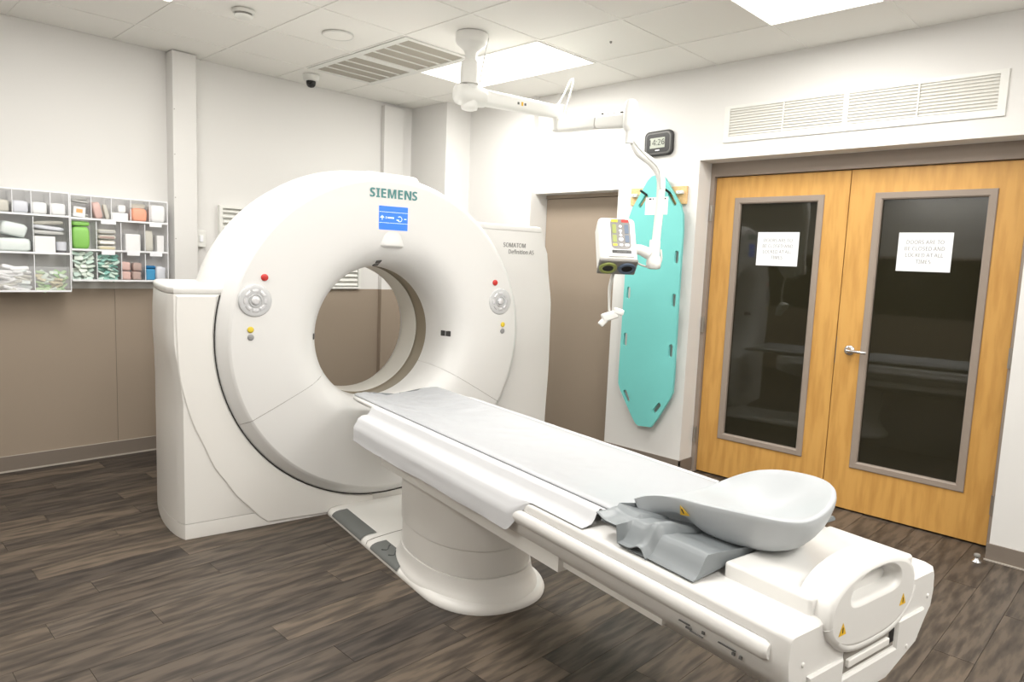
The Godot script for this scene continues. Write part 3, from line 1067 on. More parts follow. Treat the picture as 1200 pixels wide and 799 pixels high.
func left_ring(y: float, off: float) -> PackedVector3Array:
	var out := PackedVector3Array()
	for p in side_profile(y):
		out.append(Vector3(-p.x - off, y, minf(p.y, off - 0.003)))
	out.append(Vector3(0.1, y, -0.78 - off))
	out.append(Vector3(0.60, y, -0.78 - off))
	out.append(Vector3(0.60, y, off))
	var lead := lookup([[0.0, 0.0], [0.70, 0.002], [0.80, 0.012], [1.03, 0.040], [1.30, 0.040]], y)
	out.append(Vector3(0.05 - lead - off, y, off))
	out.append(Vector3(0.003 - lead - off, y, off))
	return out

func right_ring(y: float, off: float) -> PackedVector3Array:
	var u := lookup([[0.0, 2.30], [0.4, 2.328], [0.8, 2.340], [1.18, 2.335], [1.5, 2.292], [1.69, 2.232], [1.73, 2.215]], y)
	var out := PackedVector3Array()
	out.append(Vector3(1.60, y, off))
	out.append(Vector3(1.60, y, -0.78 - off))
	out.append(Vector3(u - 0.10, y, -0.78 - off))
	out.append(Vector3(u - 0.01 + off, y, -0.70))
	out.append(Vector3(u + 0.02 + off, y, -0.45))
	out.append(Vector3(u + 0.02 + off, y, -0.2))
	out.append(Vector3(u + 0.006 + off, y, -0.05 + off))
	out.append(Vector3(u - 0.004 + off, y, -0.012 + off))
	out.append(Vector3(u - 0.016 + off, y, off))
	return out

# ------------------------------------------------------------------ patient table

func oval(cx: float, cz: float, a: float, b: float, y: float, n := 48, e := 2.5) -> PackedVector3Array:
	var out := PackedVector3Array()
	for k in n:
		var t := TAU * k / n
		out.append(Vector3(cx + a * signf(cos(t)) * pow(absf(cos(t)), 2.0 / e), y, cz + b * signf(sin(t)) * pow(absf(sin(t)), 2.0 / e)))
	return out

# plan of the foot: straight sides, round front
func foot_ring(y: float, inset: float) -> PackedVector3Array:
	var out := PackedVector3Array()
	var h := 0.292 - inset
	var cz := 1.135
	out.append(Vector3(-h, y, 0.004))
	for k in 8:
		out.append(Vector3(-h, y, lerpf(0.02, cz - 0.03, k / 7.0)))
	for k in 33:
		var t := PI - PI * k / 32.0
		out.append(Vector3(h * signf(cos(t)) * pow(absf(cos(t)), 0.86), y, cz + (0.328 - inset) * pow(absf(sin(t)), 0.92)))
	for k in 8:
		out.append(Vector3(h, y, lerpf(cz - 0.03, 0.02, k / 7.0)))
	out.append(Vector3(h, y, 0.004))
	return out

# cross-section of the table body, half of it from the ledge down; s shrinks the keel
func body_ring(w: float, keel: float, hw := 0.36, top := 0.69) -> PackedVector3Array:
	var half := [[hw - 0.014, top], [hw - 0.004, top - 0.004], [hw, top - 0.014], [hw + 0.004, 0.62], [hw - 0.004, 0.575], [hw - 0.03, 0.547], [lerpf(hw - 0.06, 0.27, keel), lerpf(0.540, 0.49, keel)], [lerpf(0.20, 0.12, keel), lerpf(0.535, 0.435, keel)]]
	var out := PackedVector3Array()
	for p in half:
		out.append(Vector3(p[0], p[1], w))
	for i in range(half.size() - 1, -1, -1):
		out.append(Vector3(-half[i][0], half[i][1], w))
	return out

# upper side of the concave tabletop
func top_y(v: float) -> float:
	var t := clampf(absf(v) / 0.275, 0, 1)
	return 0.700 + 0.042 * t * t

func patient_table() -> void:
	var g := thing("patient_table", "long white patient table on a single column in front of the gantry", "table", GO + Basis(Vector3.UP, deg_to_rad(GT)) * Vector3(TU, 0, 0), GT)
	var dx := -0.01    # the foot stands a little left of the table's middle
	var off := Vector3(dx, 0, 0)
	# foot
	var st := mb()
	loft(st, [foot_ring(0, 0.002), foot_ring(0.012, 0.0), foot_ring(0.026, 0.006), foot_ring(0.038, 0.022), foot_ring(0.043, 0.05), foot_ring(0.044, 0.10)], true, true, true)
	part(g, "foot_plate", done(st), M.shell_ivory, off)
	# skirt that swings up from the foot to the column
	st = mb()
	loft(st, [oval(0, 1.02, 0.288, 0.432, 0.014, 64, 2.15), oval(0, 1.02, 0.287, 0.431, 0.028, 64, 2.15), oval(0, 1.02, 0.282, 0.423, 0.042, 64, 2.2), oval(0, 1.02, 0.275, 0.406, 0.054, 64, 2.25), oval(0, 1.02, 0.269, 0.388, 0.070, 64, 2.3), oval(0, 1.02, 0.265, 0.374, 0.094, 64, 2.3), oval(0, 1.02, 0.263, 0.366, 0.122, 64, 2.3)], true, true, true)
	part(g, "column_skirt", done(st), M.shell_ivory, off)
	# telescopic column covers
	for s in [["column_cover", 0.123, 0.243, 0.259, 0.360], ["column_cover", 0.246, 0.548, 0.264, 0.366]]:
		st = mb()
		loft(st, [oval(0, 1.02, s[3] - 0.004, s[4] - 0.004, s[1], 64, 2.3), oval(0, 1.02, s[3], s[4], s[1] + 0.005, 64, 2.3), oval(0, 1.02, s[3], s[4], s[2] - 0.005, 64, 2.3), oval(0, 1.02, s[3] - 0.003, s[4] - 0.003, s[2], 64, 2.3)], true, true, true)
		part(g, s[0], done(st), M.shell_ivory, off)
	# grey step pads on the foot
	for s in [[0.085, 0.485], [0.600, 0.900]]:
		st = mb()
		var rings := []
		for k in 13:
			var t := k / 12.0
			var w := lerpf(s[0], s[1], t)
			var ring := PackedVector3Array()
			for q in [[-0.2945, 0.018], [-0.293, 0.026], [-0.284, 0.036], [-0.268, 0.0425], [-0.250, 0.0455], [-0.205, 0.0468], [-0.203, 0.044]]:
				ring.append(Vector3(q[0], q[1], w))
			rings.append(ring)
		loft(st, rings, false)
		var pad := part(g, "step_pad", done(st), M.pad_grey, off)
		if s[0] > 0.5:
			for k in 2:
				var p := PackedVector3Array()
				for j in 9:
					var t := j / 8.0
					p.append(Vector3(-0.272 + 0.056 * t, 0.0435 + 0.0035 * t, 0.69 + 0.075 * k + 0.020 * sin(t * PI * 1.5)))
				part(pad, "pad_marking", tube_mesh(p, 0.003, 5), M.pad_mark)
	var line := PackedVector3Array([Vector3(-0.292, 0.018, 0.545), Vector3(-0.284, 0.037, 0.545), Vector3(-0.25, 0.0445, 0.545), Vector3(-0.12, 0.0450, 0.52), Vector3(0.15, 0.0450, 0.50)])
	part(g, "foot_joint", tube_mesh(line, 0.0014, 5), M.soft_seam, off)
	# body
	st = mb()
	var brs := [body_ring(0.47, 0.0, 0.30, 0.675), body_ring(0.50, 0.1, 0.325, 0.685), body_ring(0.58, 0.35, 0.345, 0.69), body_ring(0.8, 0.8, 0.36), body_ring(1.2, 1.0), body_ring(2.0, 1.0), body_ring(2.88, 1.0), body_ring(2.903, 1.0, 0.356, 0.686), body_ring(2.912, 1.0, 0.344, 0.676)]
	loft(st, brs, true, true, true)
	part(g, "table_body", done(st), M.shell)
	# lower carriage
	st = mb()
	for s in [[-0.338, 2.10, 0.505, 0.56], [-0.318, 2.52, 0.518, 0.56]]:
		box(st, Vector3(s[0], s[2], 0.78), Vector3(-s[0], s[3], s[1]))
	part(g, "lower_carriage", done(st), M.shell_ivory)
	# side rails
	for sgn in [-1.0, 1.0]:
		st = mb()
		var rings := []
		for q in [[0.62, 0.6], [0.635, 1.0], [2.862, 1.0], [2.874, 0.75]]:
			var ring := PackedVector3Array()
			for k in 13:
				var a := lerpf(-PI / 2, PI / 2, k / 12.0)
				ring.append(Vector3(sgn * (0.361 + 0.019 * cos(a) * q[1]), 0.634 + 0.025 * sin(a) * q[1], q[0]))
			rings.append(ring)
		loft(st, rings, true, true, true)
		part(g, "side_rail", done(st), M.shell)
	# small printed marks under the rail
	for q in [[2.63, 0.590, 0.035, 0.002], [2.645, 0.582, 0.018, 0.004], [2.67, 0.578, 0.04, 0.002], [2.69, 0.591, 0.008, 0.007], [2.76, 0.590, 0.050, 0.002], [2.78, 0.582, 0.008, 0.007], [2.80, 0.582, 0.008, 0.007]]:
		part(g, "printed_mark", box_mesh(Vector3(-0.3640, q[1] - q[3] / 2, q[0] - q[2] / 2), Vector3(-0.3600, q[1] + q[3] / 2, q[0] + q[2] / 2)), M.print_grey)
	# concave tabletop
	st = mb()
	var rings2 := []
	for q in [[0.10, 0.10], [0.115, 0.16], [0.15, 0.205], [0.22, 0.245], [0.32, 0.268], [0.45, 0.275], [1.5, 0.275], [2.60, 0.275]]:
		var ring := PackedVector3Array()
		for k in 17:
			var v: float = lerpf(-q[1], q[1], k / 16.0)
			ring.append(Vector3(v, top_y(v), q[0]))
		for k in 17:
			var v: float = lerpf(q[1], -q[1], k / 16.0)
			ring.append(Vector3(v, maxf(top_y(v) - 0.024, 0.672), q[0]))
		rings2.append(ring)
	loft(st, rings2, true, true, true)
	part(g, "tabletop", done(st), M.shell)
	# raised block at the foot end
	part(g, "end_block", rbox(Vector3(0.50, 0.06, 0.245), 0.010, 3), M.shell, Vector3(0.015, 0.701, 2.765))
	# handle plate with a hand opening
	st = mb()
	var front := 2.928
	var outer := []
	for z in [[2.84, 0.0], [front - 0.012, 0.0], [front - 0.003, 0.005], [front, 0.014]]:
		outer.append(handle_outline(z[0], -z[1], false))
	loft(st, outer, true)
	var hole := []
	for z in [[front, 0.012], [front - 0.004, 0.004], [front - 0.014, 0.0], [2.84, 0.0]]:
		hole.append(handle_outline(z[0], z[1], true))
	loft(st, hole, true)
	loft(st, [outer[3], hole[0]], true, false, false, true, 2)
	loft(st, [handle_outline(2.84, 0.0, true), handle_outline(2.84, 0.0, false)], true, false, false, true, 3)
	var hp := part(g, "end_handle", done(st), M.shell, Vector3(-0.01, 0, 0))
	for v in [-0.150, 0.140]:
		var tri_p := PackedVector2Array([Vector2(-0.016, -0.014), Vector2(0.016, -0.014), Vector2(0, 0.016)])
		var sk := part(hp, "warning_sticker", prism(tri_p, 0, 0.0008), M.sticker, Vector3(v, 0.655, front + 0.0005))
		part(sk, "sticker_mark", box_mesh(Vector3(-0.002, -0.009, 0.0008), Vector3(0.002, 0.005, 0.0012)), M.black)
	# curved lip under the handle, then the recessed slot
	st = mb()
	var lip := PackedVector3Array()
	for k in 17:
		var t := k / 16.0 * 2 - 1
		lip.append(Vector3(t * 0.205, 0.583 + 0.075 * t * t * t * t + 0.012 * t * t, 2.912))
	tube(st, lip, 0.016, 10)
	part(g, "handle_lip", done(st), M.shell)
	part(g, "slot_recess", box_mesh(Vector3(-0.112, 0.520, 2.90), Vector3(0.135, 0.576, 2.9135)), M.soft_seam)
	part(g, "slot_plate", rbox(Vector3(0.20, 0.020, 0.012), 0.003), M.shell_ivory, Vector3(-0.002, 0.545, 2.916))
	part(g, "slot_gap", box_mesh(Vector3(0.108, 0.532, 2.913), Vector3(0.134, 0.574, 2.9145)), M.black)
	# lower end cover with its joint and screws
	st = mb()
	var poly := PackedVector2Array([Vector2(-0.27, 0.565), Vector2(-0.12, 0.565), Vector2(-0.12, 0.512), Vector2(0.142, 0.512), Vector2(0.142, 0.585), Vector2(0.29, 0.585), Vector2(0.262, 0.505), Vector2(0.12, 0.45), Vector2(-0.12, 0.45), Vector2(-0.262, 0.505)])
	part(g, "end_cover", prism(poly, 2.905, 2.920, 0.004), M.shell)
	for q in [[-0.29, 0.60], [0.315, 0.61], [-0.17, 0.50], [0.20, 0.50]]:
		part(g, "screw_cap", lathe([[0.006, 0], [0.006, 0.003], [0.003, 0.004]], 10), M.shell_ivory, Vector3(q[0], q[1], 2.911 if absf(q[0]) > 0.28 else 2.919), Basis(Vector3.RIGHT, PI / 2))

func handle_outline(z: float, grow: float, hole: bool) -> PackedVector3Array:
	var out := PackedVector3Array()
	for k in 48:
		var t := TAU * k / 48
		var c := cos(t)
		var s := sin(t)
		if hole:
			var x := (0.112 + grow) * signf(c) * pow(absf(c), 0.8)
			var y := (0.031 + grow) * signf(s) * pow(absf(s), 0.8)
			out.append(Vector3(x, 0.735 + y - 1.0 * x * x, z))
		else:
			var x2 := (0.208 + grow) * signf(c) * pow(absf(c), 0.85)
			var y2 := ((0.108 if s > 0 else 0.10) + grow) * signf(s) * pow(absf(s), 0.85)
			out.append(Vector3(x2, 0.682 + y2, z))
	return out

# ------------------------------------------------------------------ things lying on the table

func on_table() -> Transform3D:
	var b := Basis(Vector3.UP, deg_to_rad(GT))
	return Transform3D(b, GO + b * Vector3(TU, 0, 0))

func wrinkle(v: float, w: float) -> float:
	var n: FastNoiseLite = meshes["wrinkles"]
	return n.get_noise_2d(v * 220.0 + w * 60.0, w * 120.0 - v * 60.0)

# narrow ridges running across the vinyl
func fold(v: float, w: float) -> float:
	var n: FastNoiseLite = meshes["wrinkles"]
	return pow(1.0 - absf(n.get_noise_2d(w * 420.0 - v * 260.0 + 300.0, v * 130.0 + w * 60.0)), 6.0)

func table_things() -> void:
	var n := FastNoiseLite.new()
	n.seed = 8
	n.frequency = 0.02
	n.fractal_octaves = 3
	meshes["wrinkles"] = n
	var o := on_table()
	# white disposable sheet over the tabletop, hanging down on the aisle side
	var sh := thing("table_sheet", "thin white disposable sheet under the mattress, hanging off one side of the table", "sheet")
	sh.transform = o
	var st := mb()
	var rings := []
	for k in 110:
		var w := lerpf(0.565, 2.22, k / 109.0)
		var hang := clampf((1.97 - w) / 0.10, 0.0, 1.0)
		hang = hang * hang * (3 - 2 * hang)
		var ring := PackedVector3Array()
		var wob := wrinkle(0.3, w)
		var wob2 := wrinkle(0.6, w * 1.4)
		ring.append(Vector3(0.294, 0.728 + 0.004 * wob2, w))
		for j in 17:
			var v := lerpf(0.285, -0.285, j / 16.0)
			ring.append(Vector3(v, top_y(v) + 0.0012 + (0.002 * absf(wob) if absf(v) > 0.265 else 0.0), w))
		for p in [[-0.296, 0.7300], [-0.305, 0.7120], [-0.316, 0.7000], [-0.334, 0.6960], [-0.352, 0.6945]]:
			ring.append(Vector3(p[0], p[1] + 0.003 * absf(wob), w))
		for p in [[-0.366, 0.685], [-0.371, 0.672]]:
			ring.append(Vector3(lerpf(-0.353 - 0.0001 * p[0], p[0], hang), lerpf(0.6945, p[1], hang), w))
		for j in 7:
			var t := (j + 1) / 7.0
			var y := lerpf(0.672, 0.577 + 0.006 * wrinkle(0.1, w * 0.8), t)
			var out := 0.386 if t > 0.25 else lerpf(0.371, 0.386, t * 4)
			# the front corner of the drape leans towards the gantry
			ring.append(Vector3(lerpf(-0.3531 - 0.0001 * j, -out - 0.003 * t * (1.0 + wrinkle(t * 0.5, w * 0.9)), hang), lerpf(0.6945, y, hang), w))
		rings.append(ring)
	loft(st, rings, false)
	part(sh, "cloth", done(st), M.sheet)
	# light grey mattress on it
	var mt := thing("table_mattress", "long thin light grey mattress lying on the patient table", "mattress")
	mt.transform = o
	st = mb()
	rings = []
	for k in 120:
		var w := lerpf(0.235, 2.36, k / 119.0)
		var h := 0.258
		if k == 0:
			h = 0.240
		elif k == 1:
			h = 0.252
		var crease := 0.25 + 0.75 * clampf((1.15 - w) * 1.6, 0, 1)
		var ring := PackedVector3Array()
		for j in 41:
			var v := lerpf(-h, h, j / 40.0)
			var thick := 0.015 * sqrt(maxf(0.0, 1.0 - pow(absf(v) / (h + 0.002), 8.0)))
			ring.append(Vector3(v, top_y(v) + 0.005 + thick + (0.005 * crease * wrinkle(v * 1.3, w * 2.0) + 0.008 * crease * fold(v, w)) * (thick / 0.015), w))
		for j in 41:
			var v := lerpf(h, -h, j / 40.0)
			ring.append(Vector3(v, top_y(v) + 0.0025, w))
		rings.append(ring)
	loft(st, rings, true, true, true)
	part(mt, "pad", done(st), M.mattress)
	# folded grey pad under the headrest: a doubled flap towards the gantry, one glossy layer under the headrest
	var pd := thing("grey_pad", "creased grey vinyl pad lying folded under the headrest", "pad")
	pd.transform = o
	for layer in 2:
		st = mb()
		rings = []
		for k in 40:
			var t := k / 39.0
			var w := lerpf(2.29, 2.635, t) if layer == 0 else lerpf(2.275, 2.475, t)
			var ring := PackedVector3Array()
			for j in 56:
				var v := lerpf(-0.345, 0.30, j / 55.0) if layer == 0 else lerpf(-0.352, 0.20, j / 55.0)
				var y := lookup([[-0.36, 0.6985], [-0.335, 0.7005], [-0.285, 0.7525], [-0.24, 0.7475], [-0.15, 0.730], [0.0, 0.7225], [0.15, 0.730], [0.24, 0.7475], [0.285, 0.7525], [0.31, 0.735]], v)
				if w < 2.365:
					y = maxf(y, top_y(minf(absf(v), 0.275)) + (0.0245 if absf(v) < 0.262 else 0.004))
				y += 0.0022 * wrinkle(v * 1.4, w * 2.0)
				if layer == 1:
					var curl := exp(-pow((t - 0.86) / 0.11, 2.0)) * clampf((-0.10 - v) * 7.0, 0.0, 1.0)
					y += 0.008 + 0.017 * curl + 0.012 * exp(-pow(t / 0.12, 2.0)) * clampf((-0.2 - v) * 8.0, 0, 1)
					if t > 0.93:
						y -= 0.012 * (t - 0.93) / 0.07
				ring.append(Vector3(v + 0.004 * wrinkle(w, v), y, w + (0.030 * (v + 0.35) if layer == 1 else 0.010 * sin(v * 9.0))))
			var low := PackedVector3Array()
			for p in ring:
				low.append(p - Vector3(0, 0.004, 0))
			low.reverse()
			ring.append_array(low)
			rings.append(ring)
		loft(st, rings, true, true, true)
		part(pd, "lower_layer" if layer == 0 else "folded_flap", done(st), M.mat_grey)
	headrest(o)

func headrest(o: Transform3D) -> void:
	var hr := thing("headrest", "smooth pale grey moulded headrest on the grey pad at the table end", "headrest")
	hr.transform = o
	# rim: (across, height, along), measured on the thing
	var ctl := [[-0.200, 0.778, 2.280], [-0.192, 0.798, 2.318], [-0.186, 0.816, 2.378], [-0.183, 0.826, 2.438], [-0.181, 0.832, 2.513], [-0.180, 0.841, 2.588], [-0.178, 0.848, 2.645], [-0.170, 0.854, 2.705], [-0.150, 0.857, 2.758], [-0.110, 0.860, 2.788], [-0.055, 0.870, 2.796], [0.000, 0.886, 2.790], [0.050, 0.900, 2.770], [0.100, 0.905, 2.728], [0.140, 0.901, 2.660], [0.165, 0.888, 2.565], [0.175, 0.873, 2.496], [0.180, 0.850, 2.428], [0.178, 0.817, 2.362], [0.160, 0.787, 2.316], [0.100, 0.773, 2.304], [0.000, 0.774, 2.302], [-0.100, 0.774, 2.290], [-0.165, 0.774, 2.276]]
	var rim := PackedVector3Array()
	var nc := ctl.size()
	for i in nc:
		var p: Array[Vector3] = []
		for d in [-1, 0, 1, 2]:
			var q: Array = ctl[(i + d + nc) % nc]
			p.append(Vector3(q[0], q[1], q[2]))
		for k in 4:
			rim.append(p[1].cubic_interpolate(p[2], p[0], p[3], k / 4.0))
	var n := rim.size()
	# outside: a thick rolled lip, then the bowl down to the patch it rests on
	var mid := Vector3(0, 0.792, 2.535)
	var rings := []
	for q in [[0.0, 0.0], [-0.012, 0.05], [0.0, 0.12], [0.05, 0.26], [0.14, 0.44], [0.28, 0.63], [0.46, 0.81], [0.66, 0.93], [0.86, 0.99], [1.0, 1.0]]:
		var ring := PackedVector3Array()
		for k in n:
			var a := atan2(rim[k].x * 1.25, rim[k].z - 2.54)
			var foot := Vector3(0.115 * sin(a), 0.7285, 2.545 + 0.105 * cos(a))
			var p := rim[k].lerp(foot, q[0])
			var y_bowl := lerpf(rim[k].y, foot.y, q[1])
			# the tongue towards the gantry stays thin: it runs level, then dives
			var tongue := smoothstep(2.47, 2.36, rim[k].z)
			var y_tongue := lerpf(rim[k].y - 0.044 * smoothstep(-0.02, 0.10, q[0]) * smoothstep(0.0, 0.2, q[1]), foot.y, smoothstep(0.42, 0.85, q[0]))
			p.y = lerpf(y_bowl, y_tongue, tongue)
			ring.append(p)
		rings.append(ring)
	var st := mb()
	loft(st, rings, true, false, true)
	part(hr, "shell", done(st), M.head_grey)
	# inside: shallow dish
	st = mb()
	rings = []
	for q in [[0.0, 0.0, 0.0], [0.02, 0.0, 0.004], [0.06, 0.02, 0.003], [0.14, 0.12, 0.0], [0.28, 0.34, 0.0], [0.46, 0.62, 0.0], [0.66, 0.84, 0.0], [0.84, 0.96, 0.0], [0.99, 1.0, 0.0]]:
		var ring := PackedVector3Array()
		for k in n:
			var p := rim[k].lerp(mid, q[0])
			p.y = lerpf(rim[k].y, mid.y, q[1]) + q[2]
			ring.append(p)
		rings.append(ring)
	loft(st, rings, true, false, true)
	part(hr, "dish", done(st), M.head_grey)
	var tri_p := PackedVector2Array([Vector2(-0.018, -0.016), Vector2(0.020, -0.016), Vector2(0.001, 0.018)])
	var b := Basis(Vector3.UP, -PI / 2) * Basis(Vector3.RIGHT, 0.45) * Basis(Vector3(0, 0, 1), 0.25)
	var sk := part(hr, "warning_sticker", prism(tri_p, 0, 0.001), M.sticker, Vector3(-0.183, 0.795, 2.452), b)
	part(sk, "sticker_mark", box_mesh(Vector3(-0.002, -0.010, 0.001), Vector3(0.003, 0.006, 0.0014)), M.black)

# ------------------------------------------------------------------ contrast injector on its ceiling arm

func injector() -> void:
	var c := Vector3(2.934, HC, -3.309)
	var t := thing("injector", "white ceiling-hung contrast injector on a jointed arm", "injector", c)
	var e := Vector3(3.615, 2.485, -3.17) - c     # elbow
	var f := Vector3(3.40, 2.325, -2.455) - c     # end of the spring arm
	part(t, "ceiling_flange", lathe([[0.098, 0.0], [0.098, -0.045], [0.090, -0.062], [0.062, -0.085], [0.046, -0.100]], 36), M.inj_white)
	part(t, "drop_tube", lathe([[0.046, -0.098], [0.036, -0.12], [0.034, -0.26]], 24), M.inj_white)
	part(t, "column_sleeve", lathe([[0.030, -0.16], [0.050, -0.17], [0.056, -0.20], [0.057, -0.30], [0.056, -0.30]], 28), M.inj_white, Vector3(-0.02, 0, 0.015))
	part(t, "joint_post", lathe([[0.052, -0.30], [0.052, -0.43], [0.049, -0.445], [0.03, -0.452]], 28), M.inj_white)
	part(t, "joint_housing", tube_mesh(smooth_path([Vector3(-0.10, -0.362, -0.03), Vector3(-0.05, -0.362, -0.015), Vector3(0.02, -0.362, 0.0), Vector3(0.10, -0.364, 0.02)], 5), [0.025, 0.045, 0.056, 0.062, 0.065, 0.066, 0.067, 0.067, 0.067, 0.066, 0.066, 0.064, 0.062, 0.060, 0.058, 0.055], 20), M.inj_white)
	# hanging wire beside the column
	part(t, "cable", tube_mesh(smooth_path([Vector3(0.09, -0.012, 0.055), Vector3(0.065, -0.13, 0.05), Vector3(0.045, -0.24, 0.045), Vector3(0.04, -0.30, 0.04)], 5), 0.004, 6), M.cable_white)
	# first arm: a flattened box beam
	var d := (e - Vector3(0.08, -0.362, 0.016))
	d.y = 0
	d = d.normalized()
	var side := d.cross(Vector3.UP).normalized()
	var st := mb()
	var rings := []
	for q in [[0.07, 0.045, 0.040], [0.09, 0.052, 0.048], [0.50, 0.050, 0.044], [0.64, 0.046, 0.040], [0.70, 0.044, 0.036]]:
		rings.append(beam_ring(Vector3(0, -0.360, 0) + d * q[0], side, Vector3.UP, q[1] * 0.8, q[2], 0.022))
	loft(st, rings, true, true, true)
	var arm := part(t, "upper_arm", done(st), M.inj_white)
	var fr := Basis(d, Vector3.UP, -side) if d.cross(Vector3.UP).dot(-side) > 0 else Basis(d, Vector3.UP, side)
	for q in [[0.335, 0.009], [0.365, 0.014], [0.388, 0.009]]:
		part(arm, "warning_sticker", box_mesh(Vector3(-0.007, -q[1] / 1.2, -0.0006), Vector3(0.007, q[1] / 1.2, 0.0006)), M.sticker if q[1] > 0.01 else M.print_grey, Vector3(0, -0.362, 0) + d * q[0] - d.cross(Vector3.UP).normalized() * 0.042 * signf(d.cross(Vector3.UP).dot(Vector3(1, 0, -1))), Basis(d, Vector3.UP, d.cross(Vector3.UP)))
	# elbow
	part(t, "elbow", lathe([[0.036, 0.052], [0.046, 0.045], [0.046, -0.105], [0.042, -0.118], [0.02, -0.122]], 24), M.inj_white, e)
	# spring arm
	var e2 := e + Vector3(0, -0.078, 0)
	var d2 := (f - e2).normalized()
	var s2 := d2.cross(Vector3.UP).normalized()
	var u2 := s2.cross(d2).normalized()
	var l2 := (f - e2).length()
	st = mb()
	rings = []
	for q in [[0.02, 0.028, 0.034], [0.06, 0.038, 0.044], [0.12, 0.040, 0.046], [l2 * 0.62, 0.037, 0.038]]:
		rings.append(beam_ring(e2 + d2 * q[0], s2, u2, q[1], q[2], 0.018))
	loft(st, rings, true, true, true)
	part(t, "spring_arm", done(st), M.inj_white)
	st = mb()
	rings = []
	for q in [[l2 * 0.625, 0.033, 0.036], [l2 * 0.66, 0.035, 0.040], [l2 * 0.97, 0.035, 0.042], [l2, 0.030, 0.036]]:
		rings.append(beam_ring(e2 + d2 * q[0], s2, u2, q[1], q[2], 0.018))
	loft(st, rings, true, true, true)
	part(t, "arm_end_cover", done(st), M.inj_white)
	for q in [[0.66, 0.012, 0.014], [0.74, 0.008, 0.006], [0.82, 0.008, 0.006], [0.92, 0.020, 0.012]]:
		part(t, "clamp_screw", rbox(Vector3(0.012, q[2], q[1]), 0.003, 1), M.peg_black if q[1] > 0.01 else M.inj_grey, e2 + d2 * l2 * q[0] + u2 * 0.046)
	# end pivot
	part(t, "end_pivot", lathe([[0.020, 0.115], [0.036, 0.10], [0.042, 0.05], [0.042, -0.03], [0.036, -0.055], [0.024, -0.065], [0.024, -0.13]], 24), M.inj_white, f + d2 * 0.03)
	# bent drop arm and its cable
	var drop := []
	for p in [Vector3(3.421, 2.262, -2.425), Vector3(3.424, 2.215, -2.42), Vector3(3.445, 2.145, -2.392), Vector3(3.492, 2.085, -2.327), Vector3(3.522, 2.01, -2.286), Vector3(3.527, 1.90, -2.279), Vector3(3.524, 1.75, -2.283), Vector3(3.520, 1.585, -2.289)]:
		drop.append(p - c)
	part(t, "drop_arm", tube_mesh(smooth_path(drop, 6), 0.0245, 16), M.inj_white)
	part(t, "drop_clamp", lathe([[0.030, 0.06], [0.032, 0.05], [0.032, -0.03], [0.040, -0.045], [0.044, -0.075], [0.040, -0.105], [0.02, -0.112]], 20), M.inj_white, Vector3(3.518, 1.585, -2.291) - c)
	var wire := []
	for p in [Vector3(3.40, 2.42, -2.44), Vector3(3.385, 2.36, -2.44), Vector3(3.388, 2.28, -2.43), Vector3(3.41, 2.20, -2.40), Vector3(3.455, 2.12, -2.34), Vector3(3.495, 2.05, -2.28), Vector3(3.505, 1.94, -2.265)]:
		wire.append(p - c)
	part(t, "cable", tube_mesh(smooth_path(wire, 6), 0.007, 8), M.cable_white)
	var loop := []
	for p in [Vector3(3.60, 2.54, -3.17), Vector3(3.62, 2.60, -3.14), Vector3(3.66, 2.70, -3.12), Vector3(3.665, 2.69, -3.10), Vector3(3.615, 2.58, -3.085), Vector3(3.585, 2.47, -3.09), Vector3(3.59, 2.40, -3.10)]:
		loop.append(p - c)
	part(t, "cable", tube_mesh(smooth_path(loop, 6), 0.007, 8), M.cable_white)
	# the injector head, tipped so that its ports face the room
	var hb := Basis(Vector3.UP, deg_to_rad(-54.2 + 90 - 90 + 10)) * Basis(Vector3.RIGHT, deg_to_rad(-36))
	var hc := Vector3(3.385, 1.605, -2.475) - c
	var head := part(t, "injector_head", rbox(Vector3(0.222, 0.315, 0.15), 0.030, 4), M.inj_white, hc, hb)
	part(head, "key_panel_frame", slab_xy(0.067, 0.132, 0.022, 0.068, 0.080, 0.003, 5), M.inj_white, Vector3(0.016, 0.005, 0))
	part(head, "key_panel", slab_xy(0.058, 0.110, 0.030, 0.072, 0.0815, 0.001, 5), M.inj_panel, Vector3(0.016, 0.022, 0))
	for q in [[-0.032, 0.093, 0.020, 0.009, "button_yellow"], [0.030, 0.093, 0.022, 0.009, "button_red"], [-0.036, 0.045, 0.012, 0.028, "inj_olive"], [-0.036, -0.012, 0.012, 0.022, "inj_olive"], [0.036, 0.045, 0.012, 0.028, "inj_blue"], [0.036, -0.012, 0.012, 0.022, "inj_blue"], [-0.036, -0.048, 0.013, 0.007, "button_yellow"], [0.0, -0.048, 0.010, 0.007, "paper"], [0.034, -0.048, 0.013, 0.007, "paper"]]:
		part(head, "key", slab_xy(q[2], q[3] * 1.2, 0.006, 0.078, 0.0832, 0.001, 3), M[q[4]], Vector3(0.016 + q[0], 0.002 + q[1] * 1.25, 0))
	for q in [[0.060, 0.009], [0.034, 0.009], [0.008, 0.009], [-0.016, 0.014], [0.022, 0.005]]:
		part(head, "round_key", lathe([[q[1], 0.078], [q[1], 0.0835], [q[1] * 0.7, 0.0845]], 16), M.paper, Vector3(0.016, 0.002 + q[0] * 1.25, 0), Basis(Vector3.RIGHT, PI / 2))
	part(head, "status_display", slab_xy(0.056, 0.012, 0.002, 0.074, 0.0815, 0.0005, 2), M.clock_black, Vector3(0.016, -0.106, 0))
	part(head, "status_digits", text_mesh("0 0 0 0 0", 0.010, 0.0003), M.print_pale, Vector3(0.016, -0.106, 0.0819))
	part(head, "front_ridge", rbox(Vector3(0.15, 0.010, 0.02), 0.004), M.inj_white, Vector3(0.014, -0.134, 0.070))
